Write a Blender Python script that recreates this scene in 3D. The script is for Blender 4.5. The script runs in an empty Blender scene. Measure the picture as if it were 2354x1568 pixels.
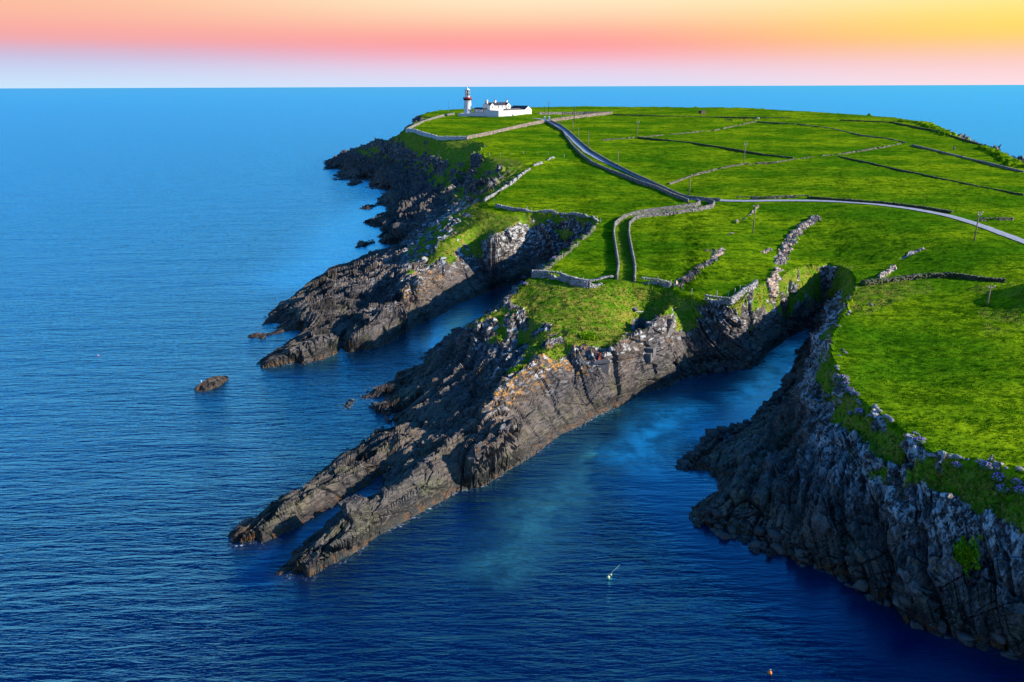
import bpy, bmesh, math, random
import numpy as np
from mathutils import Vector, Matrix

# ------------------------------------------------------------------ camera
SC = bpy.context.scene
COL = SC.collection
FPX, WPX, HPX, CAMZ = 1780.0, 2353.0, 1568.0, 57.0      # focal length, picture size of the survey, drone height
PITCH = math.atan((784 - 197.5) / FPX)
ROLL = math.radians(0.2)
cp, sp, cr, sr = math.cos(PITCH), math.sin(PITCH), math.cos(ROLL), math.sin(ROLL)
cam_d = bpy.data.cameras.new('camera')
cam_d.sensor_width = 36.0
cam_d.lens = 36.0 * FPX / WPX
cam_d.clip_start = 1.0
cam_d.clip_end = 100000.0
cam = bpy.data.objects.new('camera', cam_d)
COL.objects.link(cam)
_U = Vector((0, sp, cp)); _X = Vector((1, 0, 0)); _F = Vector((0, cp, -sp))
_cx = cr * _X - sr * _U
_cy = sr * _X + cr * _U
cam.matrix_world = Matrix(((_cx.x, _cy.x, -_F.x, 0), (_cx.y, _cy.y, -_F.y, 0), (_cx.z, _cy.z, -_F.z, CAMZ), (0, 0, 0, 1)))
SC.camera = cam

# ------------------------------------------------------------------ sky and sun
SUN_EL, SUN_AZ = math.radians(21.0), math.radians(91.0)   # azimuth clockwise from +Y (straight ahead)
EXPOSURE = 1.0
SC.view_settings.view_transform = 'Standard'
SC.view_settings.look = 'None'
SC.view_settings.gamma = 1.0
SC.view_settings.use_curve_mapping = False
SC.view_settings.exposure = EXPOSURE


def lin(c):
    return tuple((v / 255 / 12.92) if v / 255 <= 0.04045 else ((v / 255 + 0.055) / 1.055) ** 2.4 for v in c)


world = bpy.data.worlds.new('World')
SC.world = world
world.use_nodes = True
wn = world.node_tree
wn.nodes.clear()


def N(nt, t, **kw):
    n = nt.nodes.new(t)
    for k, v in kw.items():
        if isinstance(k, str) and hasattr(n, k):
            setattr(n, k, v)
    return n


def L(nt, a, b):
    nt.links.new(a, b)


w_out = N(wn, 'ShaderNodeOutputWorld')
w_bg = N(wn, 'ShaderNodeBackground')
w_co = N(wn, 'ShaderNodeTexCoord')
w_sep = N(wn, 'ShaderNodeSeparateXYZ')
L(wn, w_co.outputs['Generated'], w_sep.inputs[0])
sky = N(wn, 'ShaderNodeTexSky')
sky.sky_type = 'NISHITA'
sky.sun_disc = False
sky.sun_elevation = SUN_EL
sky.sun_rotation = SUN_AZ
sky.air_density = 1.0
sky.dust_density = 0.3
sky.ozone_density = 5.0
SKY_STRENGTH = 0.12
w_mul = N(wn, 'ShaderNodeVectorMath', operation='MULTIPLY')
L(wn, sky.outputs[0], w_mul.inputs[0])
w_mul.inputs[1].default_value = (SKY_STRENGTH * 0.29, SKY_STRENGTH * 0.95, SKY_STRENGTH * 1.38)


def sky_ramp(stops):
    """colour of the low sky by elevation; stops are (picture row, rgb)"""
    r = N(wn, 'ShaderNodeValToRGB')
    e = r.color_ramp
    e.interpolation = 'B_SPLINE'
    st = []
    for row, c in stops:
        el = math.radians((197.5 - row) * 0.0284)
        st.append((max(0.0, math.sin(el) / 0.12), c))
    while len(e.elements) < len(st):
        e.elements.new(0.5)
    for el_, (pos, c) in zip(e.elements, sorted(st, key=lambda q: q[0])):
        el_.position = pos
        v = lin(c)
        k = 1 / 2 ** EXPOSURE
        el_.color = (v[0] * k, v[1] * k, v[2] * k, 1)
    return r


w_el = N(wn, 'ShaderNodeMath', operation='DIVIDE')
L(wn, w_sep.outputs['Z'], w_el.inputs[0])
w_el.inputs[1].default_value = 0.12
rampL = sky_ramp([(197, (204, 234, 255)), (150, (198, 206, 240)), (122, (210, 186, 214)), (98, (246, 168, 170)), (60, (252, 180, 162)), (0, (254, 200, 164))])
rampC = sky_ramp([(197, (216, 226, 252)), (155, (236, 208, 232)), (118, (255, 164, 172)), (88, (255, 164, 158)), (50, (255, 202, 170)), (0, (255, 240, 200))])
rampR = sky_ramp([(197, (255, 226, 232)), (155, (255, 206, 204)), (122, (255, 208, 152)), (92, (255, 220, 96)), (45, (255, 234, 125)), (0, (255, 244, 178))])
for r_ in (rampL, rampC, rampR):
    L(wn, w_el.outputs[0], r_.inputs[0])


def wmap(src, a, b):
    m = N(wn, 'ShaderNodeMapRange', interpolation_type='SMOOTHSTEP')
    L(wn, src, m.inputs[0])
    m.inputs[1].default_value = a
    m.inputs[2].default_value = b
    return m


mA = wmap(w_sep.outputs['X'], -0.55, 0.02)
mB = wmap(w_sep.outputs['X'], 0.05, 0.60)
mx1 = N(wn, 'ShaderNodeMix', data_type='RGBA'); mx2 = N(wn, 'ShaderNodeMix', data_type='RGBA'); mx3 = N(wn, 'ShaderNodeMix', data_type='RGBA')
L(wn, mA.outputs[0], mx1.inputs[0]); L(wn, rampL.outputs[0], mx1.inputs[6]); L(wn, rampC.outputs[0], mx1.inputs[7])
L(wn, mB.outputs[0], mx2.inputs[0]); L(wn, mx1.outputs[2], mx2.inputs[6]); L(wn, rampR.outputs[0], mx2.inputs[7])
# above the sunset band the sky turns pale cyan, then the deeper blue of the sky model
mC = wmap(w_sep.outputs['Z'], 0.094, 0.150)
mD = wmap(w_sep.outputs['Z'], 0.16, 0.50)
mx4 = N(wn, 'ShaderNodeMix', data_type='RGBA')
L(wn, mD.outputs[0], mx4.inputs[0])
mx4.inputs[6].default_value = (*[v / 2 ** EXPOSURE for v in lin((140, 205, 255))], 1)
L(wn, w_mul.outputs[0], mx4.inputs[7])
L(wn, mC.outputs[0], mx3.inputs[0]); L(wn, mx2.outputs[2], mx3.inputs[6]); L(wn, mx4.outputs[2], mx3.inputs[7])
L(wn, mx3.outputs[2], w_bg.inputs[0])
w_bg.inputs[1].default_value = 1.0
L(wn, w_bg.outputs[0], w_out.inputs[0])

sun_d = bpy.data.lights.new('sun', 'SUN')
sun_d.energy = 5.0
sun_d.angle = math.radians(0.6)
sun_d.color = (1.0, 0.885, 0.74)
sun = bpy.data.objects.new('sun', sun_d)
COL.objects.link(sun)
_sd = Vector((math.sin(SUN_AZ) * math.cos(SUN_EL), math.cos(SUN_AZ) * math.cos(SUN_EL), math.sin(SUN_EL)))
sun.rotation_euler = _sd.to_track_quat('Z', 'Y').to_euler()
sun.location = (200, -100, 200)

# ------------------------------------------------------------------ measuring: picture point + height -> place
def ray(px, py):
    a = (px - WPX / 2) / FPX
    b = (HPX / 2 - py) / FPX
    a2 = a * cr + b * sr
    b2 = -a * sr + b * cr
    return np.array([a2, cp + b2 * sp, -sp + b2 * cp])


def at_height(px, py, z):
    d = ray(px, py)
    t = (z - CAMZ) / d[2]
    return np.array([d[0] * t, d[1] * t, z])


def at_depth(px, py, y):
    d = ray(px, py)
    t = y / d[1]
    return np.array([d[0] * t, y, CAMZ + d[2] * t])


CMP = at_depth(1146, 268.3, 597.0)          # near corner of the lighthouse compound
CMP_Z = float(CMP[2])


def tableland(x, y):
    """height of the grass tableland of the headland"""
    q = (y - 150.0) / 25.0
    soft = 25.0 * np.where(q > 20, q, np.log1p(np.exp(np.clip(q, -30, 20))))
    z = 14.6 + 0.0429 * soft
    for bx, by, bh, rx, ry in ((62, 120, -0.8, 14, 22), (104, 147, 4.6, 7, 8), (118, 185, 1.5, 20, 14), (82, 200, -4.3, 21, 20), (40, 205, -0.7, 14, 30),
                               (120, 240, 1.2, 40, 30), (43, 161, -2.2, 17, 17), (150, 300, 1.5, 45, 30), (60, 330, -1.4, 40, 45), (-20, 420, 1.0, 40, 40)):
        z = z + bh * np.exp(-((x - bx) / rx) ** 2 - ((y - by) / ry) ** 2)
    # level ground under the lighthouse compound
    w = np.exp(-(((x + 8) / 42.0) ** 4) - (((y - 620) / 34.0) ** 4))
    return z * (1 - w) + w * (CMP_Z + (x - CMP[0]) * 0.012 + (y - CMP[1]) * 0.012)


def on_table(px, py):
    z = 18.0
    for _ in range(80):
        p = at_height(px, py, z)
        z += 0.3 * (float(tableland(p[0], p[1])) - z)
    p = at_height(px, py, z)
    return p


def P(t):
    if len(t) == 2:
        return on_table(*t)
    if t[2] == 'w':                       # already a place: (x, y, 'w', z)
        return np.array([t[0], t[1], t[3]])
    return at_height(*t)

# ------------------------------------------------------------------ noise
def _h(ix, iy, iz, seed):
    h = (ix.astype(np.uint32) * np.uint32(374761393)) ^ (iy.astype(np.uint32) * np.uint32(668265263)) ^ (iz.astype(np.uint32) * np.uint32(2147483647 // 3)) ^ np.uint32(seed * 974711 + 77)
    h = (h ^ (h >> np.uint32(13))) * np.uint32(1274126177)
    h = (h ^ (h >> np.uint32(16))) * np.uint32(2246822519)
    return (h ^ (h >> np.uint32(15))).astype(np.float32) / np.float32(4294967295.0)


def noise(x, y, z=None, seed=0):
    """smooth value noise, about -1..1"""
    with np.errstate(over='ignore'):
        if z is None:
            z = np.zeros_like(x)
        x0 = np.floor(x); y0 = np.floor(y); z0 = np.floor(z)
        fx = (x - x0).astype(np.float32); fy = (y - y0).astype(np.float32); fz = (z - z0).astype(np.float32)
        fx = fx * fx * (3 - 2 * fx); fy = fy * fy * (3 - 2 * fy); fz = fz * fz * (3 - 2 * fz)
        ix = x0.astype(np.int64); iy = y0.astype(np.int64); iz = z0.astype(np.int64)
        r = 0
        for dz in (0, 1):
            wz = fz if dz else 1 - fz
            for dy in (0, 1):
                wy = fy if dy else 1 - fy
                a = _h(ix, iy + dy, iz + dz, seed); b = _h(ix + 1, iy + dy, iz + dz, seed)
                r = r + wz * wy * (a + (b - a) * fx)
        return r * 2 - 1


def fbm(x, y, z=None, octs=4, seed=0, gain=0.5, ridged=False):
    r = 0; amp = 1.0; tot = 0; f = 1.0
    for o in range(octs):
        n = noise(x * f + 17.3 * o, y * f - 9.1 * o, None if z is None else z * f + 5.7 * o, seed + o)
        if ridged:
            n = 1 - 2 * np.abs(n)
        r = r + amp * n; tot += amp; amp *= gain; f *= 2.03
    return r / tot


def cells(x, y, seed=0):
    """2-d cell noise: distance to the cell border and a random value for each cell"""
    with np.errstate(over='ignore'):
        ix = np.floor(x).astype(np.int64); iy = np.floor(y).astype(np.int64)
        f1 = np.full(x.shape, 9.0, np.float32); f2 = f1.copy(); idv = np.zeros(x.shape, np.float32); ox = idv.copy(); oy = idv.copy(); v2 = idv.copy()
        zz = np.zeros_like(ix)
        for dx in (-1, 0, 1):
            for dy in (-1, 0, 1):
                cx = ix + dx; cy = iy + dy
                px = cx + 0.15 + 0.7 * _h(cx, cy, zz, seed); py = cy + 0.15 + 0.7 * _h(cx, cy, zz + 1, seed)
                d = np.hypot(x - px, y - py).astype(np.float32)
                v = _h(cx, cy, zz + 2, seed)
                nearer = d < f1
                f2 = np.where(nearer, f1, np.minimum(f2, d))
                idv = np.where(nearer, v, idv); ox = np.where(nearer, x - px, ox); oy = np.where(nearer, y - py, oy); v2 = np.where(nearer, np.mod(v * 37.7, 1.0), v2)
                f1 = np.where(nearer, d, f1)
        return f2 - f1, idv, ox, oy, v2


def smooth(a, e0, e1):
    t = np.clip((a - e0) / (e1 - e0), 0, 1)
    return t * t * (3 - 2 * t)


# ------------------------------------------------------------------ shore, cliff edge and crest lines
NR, NC = 800, 1000
Y0, Y1, U0, U1, UO = 47.0, 900.0, -0.50, 0.98, 20.0
KY = math.log(Y1 / Y0) / (NR - 1)
DU = (U1 - U0) / (NC - 1)
gy = Y0 * np.exp(KY * np.arange(NR))
gu = U0 + DU * np.arange(NC)
GY = np.repeat(gy[:, None], NC, 1)
GX = gu[None, :] * (GY + UO)


def to_grid(x, y):
    return np.log(np.maximum(y, 1.0) / Y0) / KY, (x / (y + UO) - U0) / DU


shore = [(75, 40, 'w', 0), (62, 55, 'w', 0), (2353, 1512, 0), (2280, 1490, 0), (2200, 1468, 0), (2130, 1442, 0), (2080, 1420, 0), (2050, 1388, 0), (2000, 1372, 0),
         (1960, 1345, 0), (1920, 1320, 0), (1880, 1302, 0), (1838, 1300, 0), (1815, 1284, 0), (1790, 1268, 0), (1770, 1284, 0), (1738, 1268, 0), (1728, 1240, 0),
         (1690, 1235, 0), (1625, 1212, 0), (1582, 1192, 0), (1590, 1165, 0), (1625, 1140, 0), (1650, 1110, 0), (1612, 1082, 0), (1556, 1078, 0),
         (1590, 1040, 0), (1640, 998, 0), (1680, 985, 0), (1722, 975, 0), (1742, 950, 0), (1772, 920, 0), (1800, 892, 0), (1812, 865, 0),
         (1828, 822, 0), (1862, 780, 0), (1872, 766, 0.2), (1848, 758, 0.2), (1822, 772, 0), (1795, 792, 0), (1762, 812, 0), (1742, 838, 0),
         (1700, 850, 0), (1640, 856, 0), (1575, 866, 0), (1545, 885, 0), (1480, 905, 0), (1440, 925, 0), (1400, 945, 0), (1340, 975, 0),
         (1280, 1005, 0), (1235, 1040, 0), (1180, 1072, 0), (1140, 1100, 0), (1110, 1116, 0), (1080, 1122, 0), (1050, 1126, 0), (1020, 1150, 0),
         (960, 1182, 0), (900, 1215, 0), (852, 1240, 0), (832, 1262, 0), (780, 1292, 0), (742, 1310, 0), (710, 1330, 0), (690, 1318, 0), (646, 1333, 0),
         (637, 1322, 0), (655, 1285, 0), (700, 1243, 0), (738, 1222, 0), (784, 1174, 0), (809, 1162, 0), (826, 1156, 0), (850, 1141, 0), (879, 1116, 0),
         (904, 1089, 0), (879, 1094, 0), (850, 1118, 0), (809, 1139, 0), (775, 1164, 0), (742, 1180, 0), (700, 1206, 0), (654, 1226, 0), (613, 1249, 0),
         (596, 1254, 0), (590, 1240, 0), (563, 1249, 0), (530, 1257, 0), (545, 1239, 0), (524, 1226, 0), (538, 1210, 0), (592, 1189, 0), (625, 1160, 0), (642, 1137, 0),
         (696, 1126, 0), (708, 1106, 0), (750, 1077, 0), (784, 1039, 0), (809, 1035, 0), (825, 1022, 0), (846, 1010, 0), (858, 995, 0), (909, 975, 0),
         (880, 964, 0), (920, 957, 0), (868, 950, 0), (850, 932, 0), (880, 920, 0), (827, 910, 0), (854, 893, 0), (907, 876, 0), (914, 854, 0), (973, 836, 0), (980, 848, 0), (962, 826, 0),
         (980, 808, 0), (1020, 784, 0), (1057, 776, 0), (-3, 186, 'w', 0), (5, 198, 'w', 0), (12, 209, 'w', 0), (18, 222, 'w', 0), (20.5, 232, 'w', 0), (16, 237.5, 'w', 0), (9, 236.5, 'w', 0), (3, 232.5, 'w', 0), (1160, 660, 0),
         (1134, 669, 0), (1101, 680, 0), (1046, 702, 0), (1024, 720, 0), (962, 745, 0), (921, 774, 0), (870, 804, 0), (804, 809, 0), (785, 800, 0),
         (772, 812, 0), (748, 825, 0), (710, 833, 0), (699, 839, 0), (690, 830, 0), (649, 839, 0), (605, 848, 0), (592, 844, 0), (590, 833, 0),
         (613, 817, 0), (633, 800, 0), (653, 789, 0), (675, 775, 0), (697, 765, 0), (690, 757, 0), (653, 766, 0), (605, 778, 0), (569, 776, 0), (583, 763, 0),
         (611, 739, 0), (600, 728, 0), (629, 712, 0), (645, 697, 0), (669, 688, 0), (684, 671, 0), (697, 664, 0), (708, 650, 0), (732, 634, 0), (757, 617, 0),
         (774, 610, 0), (800, 605, 0), (834, 588, 0), (869, 576, 0), (900, 572, 0), (930, 566, 0), (937, 560, 0), (905, 562, 0), (879, 562, 0), (866, 544, 0), (882, 532, 0), (866, 523, 0),
         (832, 515, 0), (854, 503, 0), (890, 488, 0), (893, 478, 0), (866, 471, 0), (871, 461, 0), (882, 446, 0), (896, 438, 0), (843, 433, 0), (854, 418, 0),
         (843, 411, 0), (810, 412, 0), (764, 414, 0), (769, 402, 0), (794, 389, 0), (736, 389, 0), (750, 381, 0), (-150, 640, 'w', 0), (-120, 700, 'w', 0), (-60, 745, 'w', 0),
         (50, 770, 'w', 0), (200, 750, 'w', 0), (330, 690, 'w', 0), (372, 620, 'w', 0), (350, 540, 'w', 0), (330, 470, 'w', 0), (285, 390, 'w', 0), (330, 372, 'w', 0), (900, 380, 'w', 0), (900, 20, 'w', 0), (75, 20, 'w', 0)]

brow = [(2353, 1085), (2285, 1068), (2210, 1050), (2140, 1040), (2095, 1005), (2050, 970), (2000, 935), (1960, 900), (1925, 855), (1908, 810), (1914, 770), (1928, 735),
        (1945, 700), (1962, 665), (1965, 640), (1945, 618), (1905, 608), (1850, 612), (1805, 630), (1768, 640), (1738, 658), (1705, 690), (1670, 698), (1610, 688),
        (1565, 672), (1540, 657), (1450, 647), (1410, 651), (1350, 655), (1290, 650), (1215, 637), (1260, 600), (1300, 570), (1345, 535), (1375, 508),
        (1340, 497), (1280, 490), (1230, 488), (1180, 484), (1130, 474), (1115, 466), (1140, 450), (1180, 415), (1230, 382), (1275, 363), (1295, 358),
        (1200, 355), (1115, 357), (1098, 352), (1118, 334), (1100, 325), (1075, 320), (1000, 319), (960, 306), (933, 301), (926, 297), (955, 283), (1015, 265), (-72, 640, 'w', 33),
        (-60, 690, 'w', 33), (0, 725, 'w', 33), (100, 725, 'w', 34), (210, 700, 'w', 32), (2050, 269), (2140, 282), (2190, 310), (2260, 336), (2353, 380),
        (330, 345, 'w', 20), (850, 350, 'w', 20), (850, 40, 'w', 15), (120, 40, 'w', 15), (80, 55, 'w', 15), (66, 68, 'w', 15)]

crests = [
    # near spit: crest of the front slab
    [(1545, 700, 13.4), (1500, 745, 12), (1440, 775, 11), (1390, 812, 9.6), (1340, 800, 10.6), (1290, 790, 11), (1250, 818, 10.4), (1200, 850, 9.6), (1165, 888, 8.4), (1110, 960, 5.6), (1040, 1020, 4.3),
     (960, 1092, 3.6), (880, 1150, 3.0), (845, 1160, 2.2), (810, 1166, 3.9), (740, 1232, 2.6), (668, 1304, 1.4), (645, 1328, 0.4)],
    # scrub slope of the near spit and its left block
    [(1290, 790, 11), (1240, 748, 12.2), (1205, 722, 12.6), (1160, 705, 13.2), (1190, 668, 14.4), (1215, 637)],
    [(1160, 705, 13.2), (1096, 738, 11.5), (1075, 760, 9.0), (1020, 800, 4.5), (985, 830, 2.0)],
    [(1240, 748, 12.2), (1215, 790, 9.0), (1170, 835, 6.8), (1120, 895, 5.4), (1060, 945, 4.4), (1020, 985, 4.0), (960, 1050, 3.3), (910, 1100, 2.1), (870, 1135, 1.2)],
    [(1160, 780, 9.5), (1110, 800, 8.0), (1060, 840, 4.5), (1000, 880, 2.4), (930, 880, 1.4), (870, 895, 0.8)],
    # outer skerry: a low broken shelf
    [(1010, 985, 3.2), (950, 985, 3.4), (900, 1018, 3.0), (850, 1052, 2.8), (780, 1090, 2.6), (720, 1128, 2.5), (650, 1175, 2.2), (590, 1212, 1.6), (550, 1240, 0.7)],
    [(930, 985, 2.2), (880, 1002, 1.8), (830, 1036, 1.7), (770, 1072, 1.6), (715, 1112, 1.6), (655, 1146, 1.4), (605, 1190, 1.1)],
    [(920, 1062, 2.4), (870, 1094, 2.0), (820, 1118, 1.9), (750, 1158, 1.8), (670, 1200, 1.5), (605, 1240, 0.8)],
    [(940, 950, 1.5), (890, 945, 0.7), (865, 936, 0.5)],
    # outer end of the near spit: rounded top and seaward shoulder
    [(1020, 1085, 3.2), (940, 1140, 2.6), (860, 1195, 2.2), (800, 1235, 2.4), (740, 1275, 1.9), (690, 1305, 1.2)],
    [(1080, 1060, 4.4), (1130, 1020, 6.0), (1190, 960, 7.4)],
    # second spit: top of the pale face, down to its two tips
    [(1180, 484), (1195, 505, 17.2), (1165, 527, 16.4), (1110, 553, 15.8), (1075, 580, 14.8), (1040, 602, 13.6), (1005, 625, 12.4), (965, 655, 10.6), (935, 690, 8.2), (890, 705, 7.4), (860, 735, 5.8), (810, 765, 4.2),
     (750, 780, 3.6), (690, 800, 2.8), (640, 820, 1.8), (605, 838, 0.8)],
    [(965, 640, 10.5), (930, 622, 8.5), (900, 590, 8.2), (870, 620, 6.8), (820, 650, 6.4), (770, 670, 5.6), (720, 700, 5.0), (660, 740, 3.4), (610, 762, 1.8), (580, 772, 0.6)],
    [(940, 680, 6.6), (880, 690, 4.4), (820, 715, 3.4), (760, 745, 2.2), (710, 762, 1.2)],
    [(835, 597, 3.4), (800, 614, 2.4), (757, 628, 2.4), (708, 660, 1.8), (660, 698, 1.6), (620, 722, 0.8)],
    # back edge of the second spit
    [(1115, 466), (1070, 480, 17.5), (1020, 508, 14.0), (965, 543, 9.5), (925, 572, 6.0), (895, 582, 6.6), (835, 597, 3.4)],
    [(1000, 570, 13.0), (1050, 545, 15.2), (1110, 510, 17.0)],
    # third bay: knob, its low reefs
    [(1050, 430, 13.5), (1030, 440, 12.5), (1010, 470, 7.0), (960, 490, 4.5), (915, 505, 3.0), (870, 512, 1.0)],
    [(1085, 438, 11.0), (1050, 430, 13.5)],
    [(1010, 470, 7.0), (1000, 500, 5.0), (950, 520, 4.5), (910, 540, 4.0), (885, 545, 2.0)],
    [(1128, 447, 3.0), (1165, 416, 3.0), (1205, 388, 5.0), (1240, 371, 10.0)], [(1095, 455, 4.0), (1060, 470, 2.5), (1030, 490, 2.0)],
    # grass spur below the upper field
    [(1115, 357), (1080, 372, 20.5), (1050, 398, 16.0), (1035, 420, 12.5), (990, 455, 6.0), (940, 462, 4.0), (900, 462, 2.0)],
    [(1200, 360, 23.0), (1130, 375, 20.5), (1090, 395, 17.5), (1075, 420, 14.5)],
    # headland slope
    [(935, 301), (895, 320, 23.0), (878, 327, 20.0), (838, 336, 13.0), (805, 354, 8.5), (777, 368, 4.5), (750, 381, 1.2)],
    [(895, 320, 23.0), (930, 340, 20.0), (985, 352, 20.0), (1030, 372, 18.5), (1060, 366, 20.0), (1098, 352)],
    [(885, 345, 14.0), (910, 370, 11.5), (950, 378, 13.0), (990, 392, 12.5), (1020, 400, 11.5)],
    [(1020, 400, 11.5), (975, 420, 8.0), (930, 432, 5.0), (905, 440, 1.5)],
    [(885, 345, 14.0), (870, 385, 6.5), (830, 400, 3.0), (790, 405, 1.2)],
    [(985, 352, 20.0), (975, 395, 11.0), (920, 415, 6.0), (870, 420, 2.5)],
    # cove side of the near spit: foot ledge, gully, stream bed
    [(1545, 700, 13.4), (1520, 745, 8.0), (1495, 792, 3.2), (1470, 830, 1.8)],
    [(1610, 770, 5.5), (1622, 805, 1.6)],
    [(1720, 745, 4.6), (1712, 795, 2.4)],
    [(1815, 690, 6.0), (1805, 735, 3.0), (1800, 765, 1.2)],
    [(1850, 756, 0.4), (1868, 730, 1.3), (1892, 695, 2.8)], [(1876, 764, 0.4), (1903, 727, 1.3), (1926, 692, 2.8)], [(1892, 695, 2.8), (1908, 684, 3.2), (1926, 692, 2.8)],
    [(1935, 618, 9.5), (1925, 650, 5.5), (1915, 676, 3.6)],
    [(1580, 840, 1.0), (1650, 830, 1.0), (1720, 830, 1.0)],
    # right cliff: ledges below the brow
    [(1905, 760, 5.0), (1880, 800, 4.5), (1850, 840, 3.0)],
    [(1905, 830, 11.0), (1870, 870, 7.0), (1820, 915, 3.5), (1780, 950, 2.0)],
    [(1960, 905, 13.6), (1900, 950, 8.5), (1840, 980, 5.0), (1760, 1000, 2.0), (1690, 1020, 1.4), (1640, 1050, 1.4), (1590, 1068, 0.7)],
    [(2050, 975, 13.6), (1960, 1030, 9.0), (1880, 1080, 6.5), (1800, 1120, 4.5), (1720, 1130, 3.2), (1660, 1160, 2.4), (1610, 1185, 1.2)],
    [(2095, 1010, 13.8), (2080, 1090, 10.0), (1990, 1150, 7.2), (1900, 1200, 4.5), (1830, 1230, 3.0), (1780, 1255, 1.5)],
    [(2140, 1045, 13.8), (2170, 1130, 10.8), (2100, 1200, 7.5), (2000, 1260, 4.5), (1930, 1300, 1.5)],
    [(2285, 1072, 14.0), (2300, 1150, 11.8), (2240, 1260, 7.5), (2150, 1320, 5.0), (2080, 1385, 1.5)],
    [(2353, 1100, 14.0), (2353, 1200, 11.2), (2353, 1330, 6.5), (2340, 1430, 3.0)],
]
islets = [
    ([(452, 893, 0), (470, 880, 0), (490, 872, 0), (525, 867, 0), (520, 877, 0), (498, 891, 0), (470, 902, 0), (455, 900, 0)], [(466, 888, 0.7), (490, 877, 1.2), (515, 870, 0.8)]),
    ([(808, 566, 0), (830, 556, 0), (858, 552, 0), (862, 557, 0), (845, 566, 0), (820, 570, 0)], [(822, 563, 0.9), (845, 556, 1.4)]),
    ([(796, 600, 0), (812, 595, 0), (830, 594, 0), (816, 599, 0)], [(806, 598, 0.4), (820, 595, 0.5)]),
    ([(822, 482, 0), (845, 476, 0), (872, 471, 0), (868, 475, 0), (846, 482, 0), (828, 485, 0)], [(840, 480, 0.9), (862, 473, 0.9)]),
    ([(803, 421, 0), (812, 413, 0), (830, 410, 0), (832, 418, 0), (820, 424, 0), (806, 426, 0)], [(812, 417, 2.2), (826, 412, 3.0)]),
    ([(757, 370, 0), (764, 367, 0), (772, 368, 0), (765, 371, 0)], [(761, 369, 1.0), (768, 368, 1.0)]),
    ([(788, 932, 0), (805, 923, 0), (815, 921, 0), (808, 930, 0), (795, 938, 0)], [(797, 931, 0.4), (808, 925, 0.4)]),
]


def inside(xx, yy, poly):
    r = np.zeros(xx.shape, bool)
    n = len(poly)
    for i in range(n):
        x1, y1 = poly[i][0], poly[i][1]
        x2, y2 = poly[(i + 1) % n][0], poly[(i + 1) % n][1]
        if y1 == y2:
            continue
        lo, hi = (y1, y2) if y1 < y2 else (y2, y1)
        # only rows of the band
        band = (yy >= lo) & (yy < hi)
        if not band.any():
            continue
        xi = x1 + (yy[band] - y1) * (x2 - x1) / (y2 - y1)
        r[band] ^= xx[band] < xi
    return r


shore_w = np.array([P(t) for t in shore])
brow_w = np.array([P(t) for t in brow])
for q in brow_w:
    q[2] = float(tableland(q[0], q[1]))
islet_w = [np.array([P(t) for t in a]) for a, b in islets]
LAND = inside(GX, GY, shore_w)
for w_ in islet_w:
    LAND |= inside(GX, GY, w_)
TABLE = inside(GX, GY, brow_w) & LAND
fixed = np.zeros((NR, NC), bool)
H = np.zeros((NR, NC), np.float64)


def stamp(pts, closed=False):
    pts = list(pts) + ([pts[0]] if closed else [])
    for a, b in zip(pts[:-1], pts[1:]):
        ga = to_grid(a[0], a[1]); gb = to_grid(b[0], b[1])
        n = int(max(abs(ga[0] - gb[0]), abs(ga[1] - gb[1])) * 1.5) + 2
        if n > 6000:
            n = 6000
        t = np.linspace(0, 1, n)[:, None]
        q = np.asarray(a)[None] * (1 - t) + np.asarray(b)[None] * t
        i, j = to_grid(q[:, 0], q[:, 1])
        i = np.round(i).astype(int); j = np.round(j).astype(int)
        ok = (i >= 0) & (i < NR) & (j >= 0) & (j < NC)
        H[i[ok], j[ok]] = q[ok, 2]
        fixed[i[ok], j[ok]] = True


def resample(line, n):
    line = np.asarray(line)
    d = np.r_[0, np.cumsum(np.linalg.norm(np.diff(line, axis=0), axis=1))]
    t = np.linspace(0, d[-1], n)
    return np.stack([np.interp(t, d, line[:, k]) for k in range(3)], 1)


for c in crests:
    stamp([P(t) if len(t) != 2 else P(t) for t in c])
for a, b in islets:
    stamp([P(t) for t in b])
stamp(shore_w, True)
for w_ in islet_w:
    stamp(w_, True)
# sea bed
dist = np.zeros((NR, NC)); m = LAND.copy()
for k in range(14):
    m2 = m.copy(); m2[1:] |= m[:-1]; m2[:-1] |= m[1:]; m2[:, 1:] |= m[:, :-1]; m2[:, :-1] |= m[:, 1:]
    dist[~m2] = k + 1
    m = m2
H[~LAND] = -0.35 - 0.30 * dist[~LAND]
fixed |= ~LAND
Tb = tableland(GX, GY)
H[TABLE] = Tb[TABLE]
fixed |= TABLE


def relax(h, f, n):
    for _ in range(n):
        p = np.pad(h, 1, mode='edge')
        a = 0.25 * (p[:-2, 1:-1] + p[2:, 1:-1] + p[1:-1, :-2] + p[1:-1, 2:])
        h = np.where(f, h, h + 1.0 * (a - h))
    return h


def solve(h, f, depth):
    if depth == 0 or min(h.shape) < 20:
        h = np.where(f, h, h[f].mean() if f.any() else 0.0)
        return relax(h, f, 400)
    R, C = h.shape
    R2, C2 = (R + 1) // 2, (C + 1) // 2
    hp = np.zeros((R2 * 2, C2 * 2)); fp = np.zeros((R2 * 2, C2 * 2), bool)
    hp[:R, :C] = np.where(f, h, 0); fp[:R, :C] = f
    cnt = fp.reshape(R2, 2, C2, 2).sum((1, 3))
    hc = hp.reshape(R2, 2, C2, 2).sum((1, 3)) / np.maximum(cnt, 1)
    hc = solve(hc, cnt > 0, depth - 1)
    up = np.repeat(np.repeat(hc, 2, 0), 2, 1)[:R, :C]
    return relax(np.where(f, h, up), f, 60)


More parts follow.
